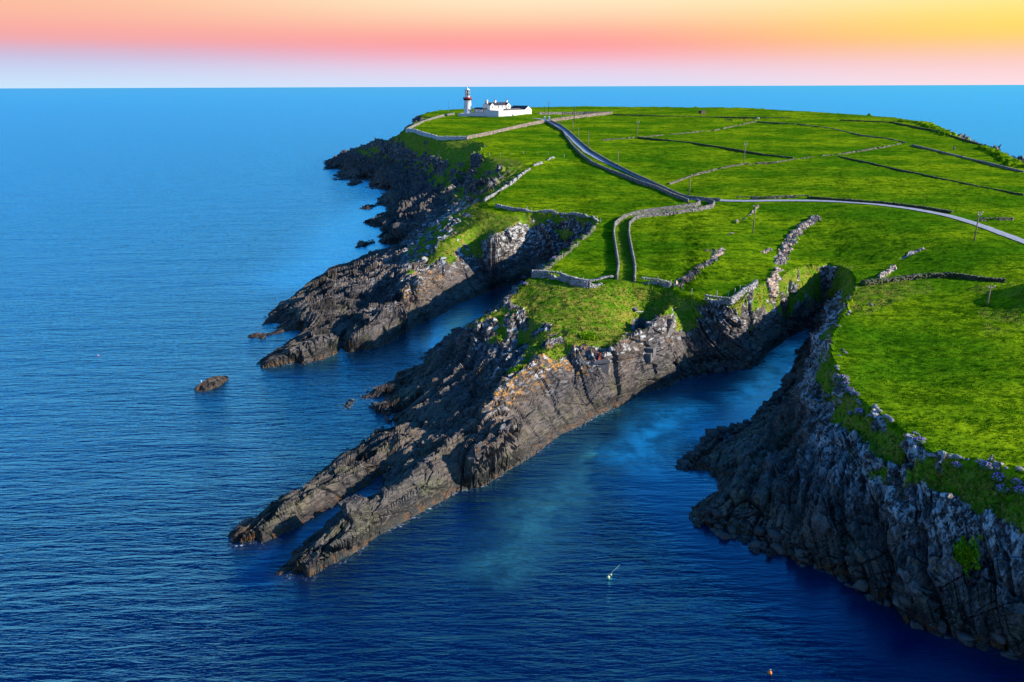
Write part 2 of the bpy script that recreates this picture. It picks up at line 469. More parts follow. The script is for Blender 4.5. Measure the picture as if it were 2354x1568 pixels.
H = solve(H, fixed, 6)
for _ in range(1):                                        # weathered edges
    p = np.pad(H, 1, mode='edge')
    H = np.where(TABLE, 0.6 * H + 0.1 * (p[:-2, 1:-1] + p[2:, 1:-1] + p[1:-1, :-2] + p[1:-1, 2:]), H)


def ground(x, y):
    """height of the land before fine relief"""
    i, j = to_grid(np.asarray(x, float), np.asarray(y, float))
    i = np.clip(i, 0, NR - 1.001); j = np.clip(j, 0, NC - 1.001)
    i0 = i.astype(int); j0 = j.astype(int); fi = i - i0; fj = j - j0
    return (H[i0, j0] * (1 - fi) * (1 - fj) + H[i0 + 1, j0] * fi * (1 - fj) + H[i0, j0 + 1] * (1 - fi) * fj + H[i0 + 1, j0 + 1] * fi * fj)


def land_point(px, py):
    """first place on the land that the survey saw at a picture point"""
    d = ray(px, py)
    t = np.geomspace(45, 1100, 2600)
    z = CAMZ + d[2] * t
    g = np.maximum(ground(d[0] * t, d[1] * t), -0.2)
    hit = np.nonzero(z <= g)[0]
    k = hit[0] if len(hit) else len(t) - 1
    if len(hit) and k > 0:
        e0 = z[k - 1] - g[k - 1]; e1 = z[k] - g[k]
        f = e0 / (e0 - e1 + 1e-9)
        tt = t[k - 1] + f * (t[k] - t[k - 1])
    else:
        tt = t[k]
    return np.array([d[0] * tt, d[1] * tt, CAMZ + d[2] * tt])


# ------------------------------------------------------------------ lines surveyed on the land
def line(pts):
    return np.array([land_point(*p) for p in pts])


ROAD_W = line([(1257, 276), (1268, 282), (1283, 290), (1299, 302), (1312, 315), (1327, 331), (1348, 350), (1381, 368), (1412, 382), (1450, 399), (1492, 418), (1530, 437), (1562, 452), (1592, 459),
               (1640, 461), (1700, 463), (1780, 462), (1860, 462), (1920, 464), (1990, 468.5), (2060, 476), (2120, 485), (2180, 497), (2235, 513), (2290, 533), (2353, 556), (2420, 582)])
LANE_W = line([(1437, 646), (1440, 615), (1433, 573), (1427, 540), (1429, 517), (1445, 503), (1467, 496.5), (1495, 491.5), (1545, 486), (1590, 478), (1620, 471)])

# ------------------------------------------------------------------ final land mesh: rows crowd where the land is steep
MR = 1050
dy = np.gradient(GY, axis=0); dh = np.gradient(H, axis=0)
rng = np.hypot(GX, GY)
dens = (np.sqrt((0.30 * dy) ** 2 + (1.0 * dh) ** 2)) / rng + 0.02 * dy / rng
dens[H < -1.2] *= 0.12


def blur(a, n, axis):
    k = np.ones(n) / n
    p = np.pad(a, [(n // 2, n // 2) if q == axis else (0, 0) for q in (0, 1)], mode='edge')
    c = np.cumsum(np.insert(p, 0, 0, axis=axis), axis=axis)
    return ((c[n:] - c[:-n]) if axis == 0 else (c[:, n:] - c[:, :-n])) / n


dens = blur(blur(dens, 7, 0), 13, 1)
dens = blur(dens, 13, 1)
cum = np.cumsum(dens, axis=0); cum = (cum - cum[0]) / (cum[-1] - cum[0])
VY = np.empty((MR, NC)); VH = np.empty((MR, NC))
tt = np.linspace(0, 1, MR)
for j in range(NC):
    r = np.interp(tt, cum[:, j], np.arange(NR))
    VY[:, j] = Y0 * np.exp(KY * r)
    VH[:, j] = np.interp(r, np.arange(NR), H[:, j])
VX = gu[None, :] * (VY + UO)


def to_mesh_grid(a):
    r = np.empty((MR, NC))
    rr = np.log(VY / Y0) / KY
    for j in range(NC):
        r[:, j] = np.interp(rr[:, j], np.arange(NR), a[:, j])
    return r


def corridor(lines, half):
    m = np.zeros((NR, NC))
    for ln in lines:
        ln = np.asarray(ln)
        n = int(np.linalg.norm(np.diff(ln, axis=0), axis=1).sum() / 0.6) + 2
        for q in resample(ln, n):
            i0, j0 = to_grid(q[0], q[1])
            di = int(half / (KY * q[1])) + 1; dj = int(half / (DU * (q[1] + UO))) + 1
            i0 = int(round(float(i0))); j0 = int(round(float(j0)))
            m[max(0, i0 - di):max(0, i0 + di + 1), max(0, j0 - dj):max(0, j0 + dj + 1)] = 1
    return to_mesh_grid(blur(blur(m, 3, 0), 3, 1))


road_m = corridor([ROAD_W], 2.6)
lane_m = corridor([LANE_W], 1.6)

SA = np.array([0.68, 0.733]); TA = np.array([0.733, -0.68])      # along the strike of the beds, across it (towards the sun)


def normals(X, Y, Z):
    du = np.stack([np.gradient(a, axis=1) for a in (X, Y, Z)], -1)
    dv = np.stack([np.gradient(a, axis=0) for a in (X, Y, Z)], -1)
    n = np.cross(du, dv)
    n /= np.linalg.norm(n, axis=-1, keepdims=True) + 1e-12
    return n


Nn = normals(VX, VY, VH)
slope = 1 - Nn[..., 2]
intable = inside(VX, VY, brow_w)
vrange = np.hypot(VX, VY)

# grass areas off the tableland (picture outline -> places on the land)
def area(pts):
    return np.array([land_point(*p) for p in pts])


grass_polys = [area(a) for a in (
    [(1215, 640), (1300, 652), (1400, 655), (1545, 665), (1560, 690), (1540, 715), (1505, 740), (1470, 760), (1430, 775), (1400, 795), (1345, 790), (1300, 765), (1250, 740), (1215, 715), (1175, 695), (1195, 668)],
    [(1115, 472), (1180, 486), (1195, 505), (1160, 525), (1110, 548), (1070, 570), (1030, 590), (985, 605), (960, 600), (1000, 575), (1060, 535), (1110, 510)],
    [(935, 301), (1075, 320), (1100, 326), (1118, 336), (1090, 362), (1055, 376), (1020, 368), (985, 352), (930, 338), (890, 328), (900, 318)],
    [(1300, 358), (1200, 358), (1110, 360), (1080, 372), (1050, 396), (1080, 402), (1130, 400), (1180, 385), (1230, 372)],
    [(1600, 698), (1700, 700), (1740, 665), (1800, 640), (1850, 620), (1900, 612), (1940, 625), (1930, 640), (1880, 640), (1830, 655), (1790, 680), (1745, 720), (1700, 740), (1690, 715)],
    [(1560, 690), (1600, 700), (1600, 735), (1570, 760), (1545, 745)],
    [(1905, 815), (1925, 860), (1970, 910), (2050, 985), (2000, 985), (1940, 960), (1900, 930), (1885, 880)],
    [(2050, 975), (2095, 1010), (2140, 1045), (2353, 1090), (2353, 1180), (2270, 1160), (2180, 1140), (2110, 1110), (2040, 1040), (2000, 990)],
)]
edge_n = fbm(VX / 5.0, VY / 5.0, octs=4, seed=3)
wx = VX + 1.3 * fbm(VX / 3.1, VY / 3.1, octs=3, seed=5); wy = VY + 1.3 * fbm(VX / 3.1 + 40, VY / 3.1, octs=3, seed=6)
grass = inside(wx, wy, brow_w)
for g in grass_polys:
    grass |= inside(wx, wy, g)
grass = grass.astype(np.float32)
steep_cut = 1 - smooth(slope + 0.10 * edge_n, 0.34, 0.52)
grass *= np.where(intable & (slope < 0.25), 1.0, steep_cut)
# ledges on the right cliff and the headland keep some turf
ledge = smooth(VH, 6.5, 10.5) * (1 - smooth(slope + 0.25 * edge_n, 0.28, 0.40)) * (1 - smooth(-fbm(VX / 2.2, VY / 2.2, octs=3, seed=9), -0.1, 0.25))
grass = np.maximum(grass, (~intable) * ledge * 0.8)
# turf banks hang over the brow, scrub clings to the gully sides
below = tableland(VX, VY) - VH
eastish = smooth(VX - 0.42 * VY, -12.0, -4.0)
hang = (1 - smooth(below - 2.2 * eastish + 1.6 * edge_n + 1.2 * fbm(VX / 1.7, VY / 1.7, VH / 1.7, octs=3, seed=12), 1.2, 3.4)) * (VH > 5)
hang *= 1 - smooth(slope + 0.2 * edge_n, 0.55, 0.85)
scrub_polys = [area(a) for a in (
    [(1680, 705), (1740, 655), (1800, 630), (1850, 608), (1960, 612), (1950, 650), (1900, 670), (1850, 690), (1800, 705), (1760, 720), (1720, 745), (1690, 730)],
    [(1555, 680), (1610, 690), (1608, 730), (1580, 765), (1550, 745)],
    [(1195, 503), (1240, 492), (1370, 505), (1350, 516), (1300, 512), (1240, 505)],
    [(926, 300), (1075, 321), (1100, 326), (1118, 336), (1090, 362), (1050, 378), (1000, 366), (950, 350), (890, 338), (880, 327), (900, 315)])]
scrub = np.zeros_like(VX)
for g in scrub_polys:
    scrub = np.maximum(scrub, inside(wx, wy, g) * smooth(fbm(VX / 2.0, VY / 2.0, VH / 2.0, octs=4, seed=13), -0.40, -0.10) * (VH > 3.5))
grass = np.maximum(np.maximum(grass, hang * 0.9 * (~intable)), scrub * 0.85)
wild = np.clip((below > 0.35) * smooth(below, 0.3, 1.2) + scrub, 0, 1)
grass = np.clip(blur(blur(grass, 3, 0), 3, 1), 0, 1)

# rock outcrops breaking the turf (picture lines -> places)
outcrop = np.zeros_like(VX); pale_rock = np.zeros_like(VX)
out_lines = [
    ([(1875, 500), (1850, 520), (1825, 540), (1808, 565), (1798, 590), (1790, 610)], 1.8, 1.6),
    ([(1660, 575), (1645, 590), (1625, 608), (1600, 625), (1575, 645), (1555, 660)], 1.3, 0.8),
    ([(1625, 576), (1640, 577), (1655, 576)], 1.0, 0.9),
    ([(1770, 575), (1755, 583)], 0.9, 0.7),
    ([(1670, 540), (1680, 538)], 0.7, 0.5), ([(1690, 512), (1715, 500), (1735, 485), (1742, 472)], 0.6, 0.5),
    ([(2120, 575), (2095, 582), (2075, 592)], 0.9, 0.7), ([(2052, 618), (2035, 630), (2022, 640)], 0.9, 0.7),
    ([(1790, 620), (1778, 640), (1770, 655)], 1.1, 0.8),
    ([(2075, 279), (2125, 284), (2155, 298), (2180, 311)], 5.0, 3.4), ([(2262, 343), (2300, 358), (2345, 383)], 5.0, 3.4),
]
for pts, rad, hgt in out_lines:
    q = resample([land_point(*p) for p in pts], 26)
    dmin = np.full(VX.shape, 99.0)
    b = (VX > q[:, 0].min() - 3 * rad) & (VX < q[:, 0].max() + 3 * rad) & (VY > q[:, 1].min() - 4 * rad) & (VY < q[:, 1].max() + 4 * rad)
    for k in range(len(q)):
        dmin[b] = np.minimum(dmin[b], np.hypot(VX[b] - q[k, 0], VY[b] - q[k, 1]))
    dn = dmin / rad + 0.75 * fbm(VX / 1.6, VY / 1.6, octs=3, seed=21)
    o = 1 - smooth(dn, 0.45, 0.9)
    outcrop = np.maximum(outcrop, o * hgt)
    if rad < 3:
        pale_rock = np.maximum(pale_rock, o * hgt)
grass *= 1 - smooth(pale_rock, 0.08, 0.3)

rock = 1 - grass
# strike-frame coordinates; beds dip steeply towards the sun side
S_ = VX * SA[0] + VY * SA[1]; T_ = VX * TA[0] + VY * TA[1]
warp = 2.0 * fbm(VX / 14, VY / 14, VH / 14, octs=2, seed=31)
B_ = T_ * 0.80 + VH * 0.60 + warp
ribs = fbm(S_ / 13.0, B_ / 1.7, VH / 20.0, octs=4, seed=40, ridged=True)
big = fbm(S_ / 16.0, B_ / 5.0, VH / 9.0, octs=3, seed=50, ridged=True)
C_ = T_ * 0.60 - VH * 0.80 + 0.6 * warp


def plates(a, b_, seed, tilt):
    e, v, dx, dy_, v2 = cells(a, b_, seed)
    return (v - 0.5) + tilt * ((v2 - 0.5) * dx * 2 + (np.mod(v2 * 7.3, 1.0) - 0.5) * dy_ * 2), e


jit = 0.30 * fbm(VX / 1.3, VY / 1.3, VH / 1.3, octs=2, seed=62)
p1, e1 = plates(S_ / 13.0 + jit * 0.2, B_ / 2.9, 60, 1.2)
p2, e2 = plates(S_ / 6.5 + jit * 0.3, B_ / 1.15, 61, 1.2)
p3, e3 = plates(S_ / 2.6 + jit, B_ / 0.48, 63, 1.0)
q1, f1_ = plates(S_ / 5.5 + jit * 0.5, C_ / 4.2, 67, 1.0)
q2, f2_ = plates(S_ / 2.1 + jit, C_ / 1.7, 68, 1.0)
lump = fbm(VX / 2.4, VY / 2.4, VH / 2.4, octs=3, seed=70)
saw = (B_ / 2.3 + 0.5 * noise(S_ / 9.0, B_ / 6.0, seed=65)); saw = saw - np.floor(saw)
saw = np.where(saw < 0.85, saw / 0.85, (1 - saw) / 0.15) - 0.5
saw2 = (B_ / 0.83 + 0.4 * noise(S_ / 4.0, B_ / 3.0, seed=66)); saw2 = saw2 - np.floor(saw2)
saw2 = np.where(saw2 < 0.85, saw2 / 0.85, (1 - saw2) / 0.15) - 0.5
crack = 0.5 * (1 - smooth(e1, 0, 0.07)) + 0.28 * (1 - smooth(e2, 0, 0.09)) + 0.45 * (1 - smooth(f1_, 0, 0.05)) + 0.22 * (1 - smooth(f2_, 0, 0.07))
disp = 0.55 * big + 0.42 * saw + 0.24 * saw2 + 1.25 * p1 + 0.8 * p2 + 0.40 * p3 + 0.5 * q1 + 0.26 * q2 + 0.16 * lump - crack
east = smooth(VX - 0.42 * VY, -12.0, -4.0)                     # the right-hand cliff is the most broken
slab = smooth(Nn[..., 0] * TA[0] * 0.8 + Nn[..., 1] * TA[1] * 0.8 + Nn[..., 2] * 0.6, 0.72, 0.93)   # faces that lie in the bedding stay smoother
disp = disp * (1 + 0.35 * east) * (1 - 0.5 * slab * (1 - east)) * (1 + 1.1 * smooth(VY, 250, 330)) + 1.6 * smooth(VY, 250, 330) * fbm(S_ / 22.0, B_ / 8.0, VH / 12.0, octs=3, seed=55, ridged=True)
fade = smooth(VH, -1.5, 5.0) * 0.72 + 0.28                      # calmer at the waterline
disp_r = disp * rock * fade
# turf: hummocks, tussocks
hum = 0.34 * fbm(VX / 9.0, VY / 9.0, octs=3, seed=80) + 0.55 * fbm(VX / 34.0, VY / 26.0, octs=2, seed=84)
tus = fbm(VX / 1.7 + 0.8 * fbm(VX / 4, VY / 4, octs=2, seed=81), VY / 0.9, octs=4, seed=82)
rough = np.maximum(inside(VX, VY, grass_polys[0]).astype(float), np.maximum(wild, 0.35 * lane_m))
rough = np.maximum(rough, 0.85 * inside(wx, wy, area([(1972, 652), (2060, 644), (2132, 637), (2148, 672), (2060, 694), (1995, 722), (1962, 735), (1952, 700)])) * smooth(edge_n, -0.5, 0.2))
rough = np.maximum(rough, 0.7 * inside(wx, wy, area([(2230, 660), (2340, 640), (2350, 760), (2280, 780), (2250, 720)])) * smooth(edge_n, -0.3, 0.3))
disp_g = grass * (1 - road_m) * (hum + (0.26 + 0.16 * rough) * tus + 0.05 * outcrop)
# deep sea bed cells stay quiet
quiet = smooth(VH, -2.6, -0.6)
Nd = Nn.copy()
Nd[..., :] = Nd * rock[..., None] + np.array([0, 0, 1.0]) * grass[..., None]
Nd /= np.linalg.norm(Nd, axis=-1, keepdims=True) + 1e-9
D_ = (disp_r * quiet * (1 - 0.55 * np.clip(outcrop * 3, 0, 1)) + disp_g + outcrop * (0.20 + 0.25 * ribs)) * np.clip(1.0, 0, 1)
PX = VX + Nd[..., 0] * D_; PY = VY + Nd[..., 1] * D_; PZ = VH + Nd[..., 2] * D_
# notch of the cave under the field wall
keep = PZ > -1.4
fk = keep[:-1, :-1] | keep[1:, :-1] | keep[:-1, 1:] | keep[1:, 1:]
idx = np.arange(MR * NC).reshape(MR, NC)
quads = np.stack([idx[:-1, :-1][fk], idx[:-1, 1:][fk], idx[1:, 1:][fk], idx[1:, :-1][fk]], 1)
used = np.zeros(MR * NC, bool); used[quads.ravel()] = True
remap = np.cumsum(used) - 1
verts = np.stack([PX, PY, PZ], -1).reshape(-1, 3)[used]
quads = remap[quads]


def mesh_from(name, verts, quads, smooth_shade=True):
    me = bpy.data.meshes.new(name)
    n = len(verts); q = len(quads); k = quads.shape[1]
    me.vertices.add(n); me.vertices.foreach_set('co', np.asarray(verts, np.float32).ravel())
    me.loops.add(q * k); me.loops.foreach_set('vertex_index', quads.ravel().astype(np.int32))
    me.polygons.add(q)
    me.polygons.foreach_set('loop_start', (np.arange(q) * k).astype(np.int32))
    me.polygons.foreach_set('loop_total', np.full(q, k, np.int32))
    if smooth_shade:
        me.polygons.foreach_set('use_smooth', np.ones(q, bool))
    me.update(calc_edges=True)
    return me


def put_attr(me, name, rgba):
    a = me.color_attributes.new(name, 'FLOAT_COLOR', 'POINT')
    a.data.foreach_set('color', np.asarray(rgba, np.float32).ravel())


land_me = mesh_from('headland', verts, quads)
rk = rock.reshape(-1)[used]
land_me.polygons.foreach_set('use_smooth', (rk[quads].mean(1) < 0.5))
lich = smooth(fbm(VX / 3.2, VY / 3.2, VH / 3.2, octs=3, seed=90), 0.02, 0.45)
def lichen_near(pts, rad):  # soft falloff round a line where orange lichen grows thicker
    q = resample([land_point(*p) for p in pts], 24)
    d = np.full(VX.shape, 99.0)
    for k in range(len(q)):
        d = np.minimum(d, np.hypot(VX - q[k, 0], VY - q[k, 1]))
    return np.exp(-(d / rad) ** 2)


lich = np.clip(0.55 * lich + 1.3 * lichen_near([(1320, 800), (1250, 822), (1200, 852), (1165, 890), (1140, 930)], 2.6) + 1.0 * lichen_near([(1195, 725), (1150, 742), (1120, 735)], 2.0) + 1.0 * lichen_near([(1000, 635), (965, 660), (935, 690)], 2.5) + 0.9 * lichen_near([(905, 592), (860, 618), (825, 640)], 2.5), 0, 1.4)
put_attr(land_me, 'cover', np.stack([grass, rough, np.clip(pale_rock, 0, 1), lich], -1).reshape(-1, 4)[used])
crust = np.clip(0.25 + 0.75 * east + 0.5 * smooth(VY, 175, 200) * (VX < 12) * smooth(VH, 8, 12) - 0.9 * smooth(VY, 270, 330), -0.6, 1)
put_attr(land_me, 'crust', np.stack([crust, crust, crust, np.ones_like(crust)], -1).reshape(-1, 4)[used])
land = bpy.data.objects.new('headland', land_me)
COL.objects.link(land)
land['kind'] = 'structure'
land['label'] = 'green headland with dark bedded rock cliffs and spits'

# ------------------------------------------------------------------ materials
def mat(name):
    m = bpy.data.materials.new(name)
    m.use_nodes = True
    nt = m.node_tree
    return m, nt, nt.nodes['Principled BSDF']


def sock(nt, dst, v):
    if hasattr(v, 'is_output') or isinstance(v, bpy.types.NodeSocket):
        L(nt, v, dst)
    elif isinstance(v, (tuple, list)) and len(v) == 3 and len(dst.default_value) == 4:
        dst.default_value = (*v, 1)
    else:
        dst.default_value = v


def mixc(nt, f, a, b, mode='MIX'):
    n = N(nt, 'ShaderNodeMix', data_type='RGBA', blend_type=mode)
    sock(nt, n.inputs[0], f); sock(nt, n.inputs[6], a); sock(nt, n.inputs[7], b)
    return n.outputs[2]


def math_(nt, op, a, b=0.0, c=None):
    n = N(nt, 'ShaderNodeMath', operation=op)
    sock(nt, n.inputs[0], a); sock(nt, n.inputs[1], b)
    if c is not None:
        sock(nt, n.inputs[2], c)
    return n.outputs[0]


def rng_(nt, v, a, b, c=0.0, d=1.0):
    n = N(nt, 'ShaderNodeMapRange', interpolation_type='SMOOTHSTEP')
    sock(nt, n.inputs[0], v); n.inputs[1].default_value = a; n.inputs[2].default_value = b
    n.inputs[3].default_value = c; n.inputs[4].default_value = d
    return n.outputs[0]


def coords(nt, rot=(0, 0, 0), scale=(1, 1, 1), loc=(0, 0, 0), kind='Object'):
    t = N(nt, 'ShaderNodeTexCoord')
    m = N(nt, 'ShaderNodeMapping', vector_type='TEXTURE') if False else N(nt, 'ShaderNodeMapping')
    L(nt, t.outputs[kind], m.inputs[0])
    m.inputs['Rotation'].default_value = rot
    m.inputs['Scale'].default_value = scale
    m.inputs['Location'].default_value = loc
    return m.outputs[0]


def strike(nt, scale=(1, 1, 1)):
    """coordinates turned into the strike frame of the beds, then scaled"""
    t = N(nt, 'ShaderNodeTexCoord')
    a = N(nt, 'ShaderNodeMapping'); L(nt, t.outputs['Object'], a.inputs[0])
    a.inputs['Rotation'].default_value = (0, 0, -math.atan2(SA[1], SA[0]))
    r = N(nt, 'ShaderNodeMapping'); L(nt, a.outputs[0], r.inputs[0])
    r.inputs['Rotation'].default_value = (math.radians(37), 0, 0)
    r.inputs['Scale'].default_value = scale
    return r.outputs[0]


def ntex(nt, vec, scale=1.0, detail=4.0, rough=0.55, dist=0.0):
    n = N(nt, 'ShaderNodeTexNoise')
    sock(nt, n.inputs['Vector'], vec)
    n.inputs['Scale'].default_value = scale; n.inputs['Detail'].default_value = detail
    n.inputs['Roughness'].default_value = rough; n.inputs['Distortion'].default_value = dist
    return n.outputs[0]


def vtex(nt, vec, scale=1.0, feature='DISTANCE_TO_EDGE', out=0):
    n = N(nt, 'ShaderNodeTexVoronoi', feature=feature)
    sock(nt, n.inputs['Vector'], vec); n.inputs['Scale'].default_value = scale
    return n.outputs[out]


def bump(nt, h, strength=0.5, dist=0.1, nrm=None):
    n = N(nt, 'ShaderNodeBump')
    sock(nt, n.inputs['Height'], h); n.inputs['Strength'].default_value = strength; n.inputs['Distance'].default_value = dist
    if nrm is not None:
        L(nt, nrm, n.inputs['Normal'])
    return n.outputs[0]


def rock_colour(nt, zed, lich, normz, facing_up, crust):
    """bedded slate-grey rock: bands, pale lichen high up, orange lichen patches, weed at the tide line"""
    s1 = strike(nt, (0.10, 1.0, 0.45))
    band = ntex(nt, s1, 1.1, 5, 0.6)
    fine = ntex(nt, strike(nt, (0.35, 2.2, 1.6)), 1.6, 6, 0.65)
    big = ntex(nt, coords(nt), 0.09, 3, 0.5)
    c = mixc(nt, rng_(nt, band, 0.32, 0.68), (0.011, 0.011, 0.013), (0.066, 0.061, 0.060))
    c = mixc(nt, rng_(nt, fine, 0.42, 0.70), c, (0.140, 0.124, 0.115))
    c = mixc(nt, math_(nt, 'MULTIPLY', rng_(nt, big, 0.45, 0.65), 0.28), c, (0.150, 0.100, 0.058))
    # pale crust lichen above the splash
    spk = ntex(nt, strike(nt, (0.45, 1.6, 1.2)), 0.9, 7, 0.72)
    up = rng_(nt, math_(nt, 'ADD', zed, math_(nt, 'MULTIPLY', math_(nt, 'SUBTRACT', band, 0.5), 8.0)), 4.5, 10.5)
    pale = math_(nt, 'MULTIPLY', up, rng_(nt, math_(nt, 'ADD', spk, math_(nt, 'MULTIPLY', crust, 0.06)), 0.54, 0.60))
    pale = math_(nt, 'MULTIPLY', pale, rng_(nt, crust, -0.5, 0.1, 0.25, 1.0))
    c = mixc(nt, math_(nt, 'MULTIPLY', pale, 0.85), c, (0.45, 0.47, 0.47))
    # olive algae on low platforms
    alg = math_(nt, 'MULTIPLY', rng_(nt, zed, 6.0, 2.0), rng_(nt, ntex(nt, coords(nt), 0.25, 4, 0.6), 0.47, 0.62))
    c = mixc(nt, math_(nt, 'MULTIPLY', alg, 0.55), c, (0.085, 0.088, 0.035))
    # orange lichen
    orr = ntex(nt, strike(nt, (0.6, 1.2, 1.2)), 1.25, 6, 0.7)
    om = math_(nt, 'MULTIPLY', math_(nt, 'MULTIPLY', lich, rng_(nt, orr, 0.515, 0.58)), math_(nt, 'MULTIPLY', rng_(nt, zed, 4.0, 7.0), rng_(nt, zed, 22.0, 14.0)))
    c = mixc(nt, math_(nt, 'MULTIPLY', om, math_(nt, 'MULTIPLY', facing_up, 0.95)), c, (0.46, 0.215, 0.028))
    # joints
    j = vtex(nt, strike(nt, (0.30, 0.9, 0.5)), 0.8)
    c = mixc(nt, math_(nt, 'MULTIPLY', rng_(nt, j, 0.030, 0.0), rng_(nt, ntex(nt, coords(nt), 0.5, 3, 0.5), 0.45, 0.62, 0.0, 0.8)), c, (0.012, 0.012, 0.014))
    # tide zone: black lichen, brown weed
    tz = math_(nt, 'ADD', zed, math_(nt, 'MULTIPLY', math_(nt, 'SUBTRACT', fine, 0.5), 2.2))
    c = mixc(nt, math_(nt, 'MULTIPLY', math_(nt, 'MULTIPLY', facing_up, rng_(nt, zed, 5.5, 3.0)), rng_(nt, spk, 0.42, 0.62, 0.05, 0.6)), c, (0.165, 0.135, 0.092))
    c = mixc(nt, math_(nt, 'MULTIPLY', rng_(nt, math_(nt, 'ADD', tz, math_(nt, 'MULTIPLY', facing_up, 1.5)), 3.4, 1.7), 0.92), c, (0.010, 0.009, 0.008))
    weed = math_(nt, 'MULTIPLY', rng_(nt, tz, 1.25, 0.55), rng_(nt, ntex(nt, coords(nt), 0.9, 4, 0.6), 0.45, 0.6))
    c = mixc(nt, math_(nt, 'MULTIPLY', weed, 0.9), c, (0.085, 0.036, 0.010))
    return c, band, fine, spk


def grass_colour(nt, rough_f):
    n1 = ntex(nt, coords(nt, scale=(0.7, 1.3, 1)), 0.035, 4, 0.6)
    n2 = ntex(nt, coords(nt, scale=(0.55, 1.5, 1)), 0.30, 5, 0.65, 0.6)
    n3 = ntex(nt, coords(nt, scale=(0.6, 1.8, 1)), 1.5, 4, 0.7)
    c = mixc(nt, rng_(nt, n1, 0.35, 0.68), (0.048, 0.150, 0.0030), (0.200, 0.300, 0.0050))
    c = mixc(nt, math_(nt, 'MULTIPLY', rng_(nt, n2, 0.46, 0.62), 0.85), c, (0.022, 0.082, 0.0015))
    c = mixc(nt, math_(nt, 'MULTIPLY', rng_(nt, n3, 0.52, 0.63), 0.85), c, (0.014, 0.046, 0.0015))
    c = mixc(nt, math_(nt, 'MULTIPLY', rng_(nt, n3, 0.46, 0.30), 0.45), c, (0.165, 0.250, 0.006))
    # coarse scrub
    s2 = ntex(nt, coords(nt), 0.45, 5, 0.7, 0.8)
    r = mixc(nt, rng_(nt, s2, 0.36, 0.62), (0.230, 0.205, 0.035), (0.075, 0.190, 0.006))
    r = mixc(nt, rng_(nt, ntex(nt, coords(nt), 2.2, 4, 0.7), 0.50, 0.68), r, (0.035, 0.085, 0.006))
    c = mixc(nt, rough_f, c, r)
    return c, n2, n3


m_, nt, b = mat('land')
at = N(nt, 'ShaderNodeVertexColor'); at.layer_name = 'cover'
sp_ = N(nt, 'ShaderNodeSeparateColor'); L(nt, at.outputs[0], sp_.inputs[0])
tco = N(nt, 'ShaderNodeTexCoord'); sz = N(nt, 'ShaderNodeSeparateXYZ'); L(nt, tco.outputs['Object'], sz.inputs[0])
geo = N(nt, 'ShaderNodeNewGeometry'); sn = N(nt, 'ShaderNodeSeparateXYZ'); L(nt, geo.outputs['Normal'], sn.inputs[0])
cr_ = N(nt, 'ShaderNodeVertexColor'); cr_.layer_name = 'crust'
facing_up = rng_(nt, sn.outputs['Z'], 0.30, 0.62)  # mask of flat, upward-facing rock; steers lichen, tan tone and tide band
rc, band, fine, spk = rock_colour(nt, sz.outputs['Z'], at.outputs['Alpha'], sn.outputs['Z'], facing_up, cr_.outputs[0])
gc, n2, n3 = grass_colour(nt, sp_.outputs[1])
gmask = rng_(nt, math_(nt, 'ADD', sp_.outputs[0], math_(nt, 'MULTIPLY', math_(nt, 'SUBTRACT', ntex(nt, coords(nt), 1.3, 4, 0.7), 0.5), 0.7)), 0.42, 0.60)
# outcrops in the fields are paler than the sea cliffs
rc = mixc(nt, math_(nt, 'MULTIPLY', rng_(nt, sp_.outputs[2], 0.1, 0.5), rng_(nt, fine, 0.40, 0.62)), rc, (0.50, 0.36, 0.26))
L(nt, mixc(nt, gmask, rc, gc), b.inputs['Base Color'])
L(nt, math_(nt, 'MULTIPLY', math_(nt, 'SUBTRACT', 1.0, gmask), 0.3), b.inputs['Specular IOR Level'])
L(nt, rng_(nt, sz.outputs['Z'], 0.2, 1.6, 0.45, 0.92), b.inputs['Roughness'])
hr = math_(nt, 'ADD', math_(nt, 'ADD', math_(nt, 'MULTIPLY', band, 0.5), math_(nt, 'MULTIPLY', fine, 0.45)), math_(nt, 'MULTIPLY', spk, 0.25))
hg = math_(nt, 'ADD', math_(nt, 'MULTIPLY', n3, 0.5), math_(nt, 'MULTIPLY', n2, 0.35))
hx = N(nt, 'ShaderNodeMix', data_type='FLOAT'); L(nt, gmask, hx.inputs[0]); L(nt, hr, hx.inputs[2]); L(nt, hg, hx.inputs[3])
L(nt, bump(nt, hx.outputs[0], 0.9, 0.8), b.inputs['Normal'])
land_me.materials.append(m_)

# ------------------------------------------------------------------ sea
sr_, scn = 420, 460
ys = np.r_[np.linspace(-300, 30, 12), np.geomspace(36, 420, 330), np.geomspace(430, 60000, 60)]
us = np.linspace(-1.1, 1.1, scn)
SY = np.repeat(ys[:, None], scn, 1)
SX = us[None, :] * (np.abs(SY) + 60.0)
SX[:, 0] = -60000; SX[:, -1] = 60000
SZ = np.zeros_like(SX)
si = np.arange(SX.size).reshape(SX.shape)
sq = np.stack([si[:-1, :-1], si[:-1, 1:], si[1:, 1:], si[1:, :-1]], -1).reshape(-1, 4)
sea_me = mesh_from('sea', np.stack([SX, SY, SZ], -1).reshape(-1, 3), sq)


def near_line(pts, n=60):
    q = resample([at_height(px, py, 0) for px, py in pts], n)
    d = np.full(SX.shape, 999.0)
    for k in range(n):
        d = np.minimum(d, np.hypot(SX - q[k, 0], SY - q[k, 1]))
    return d


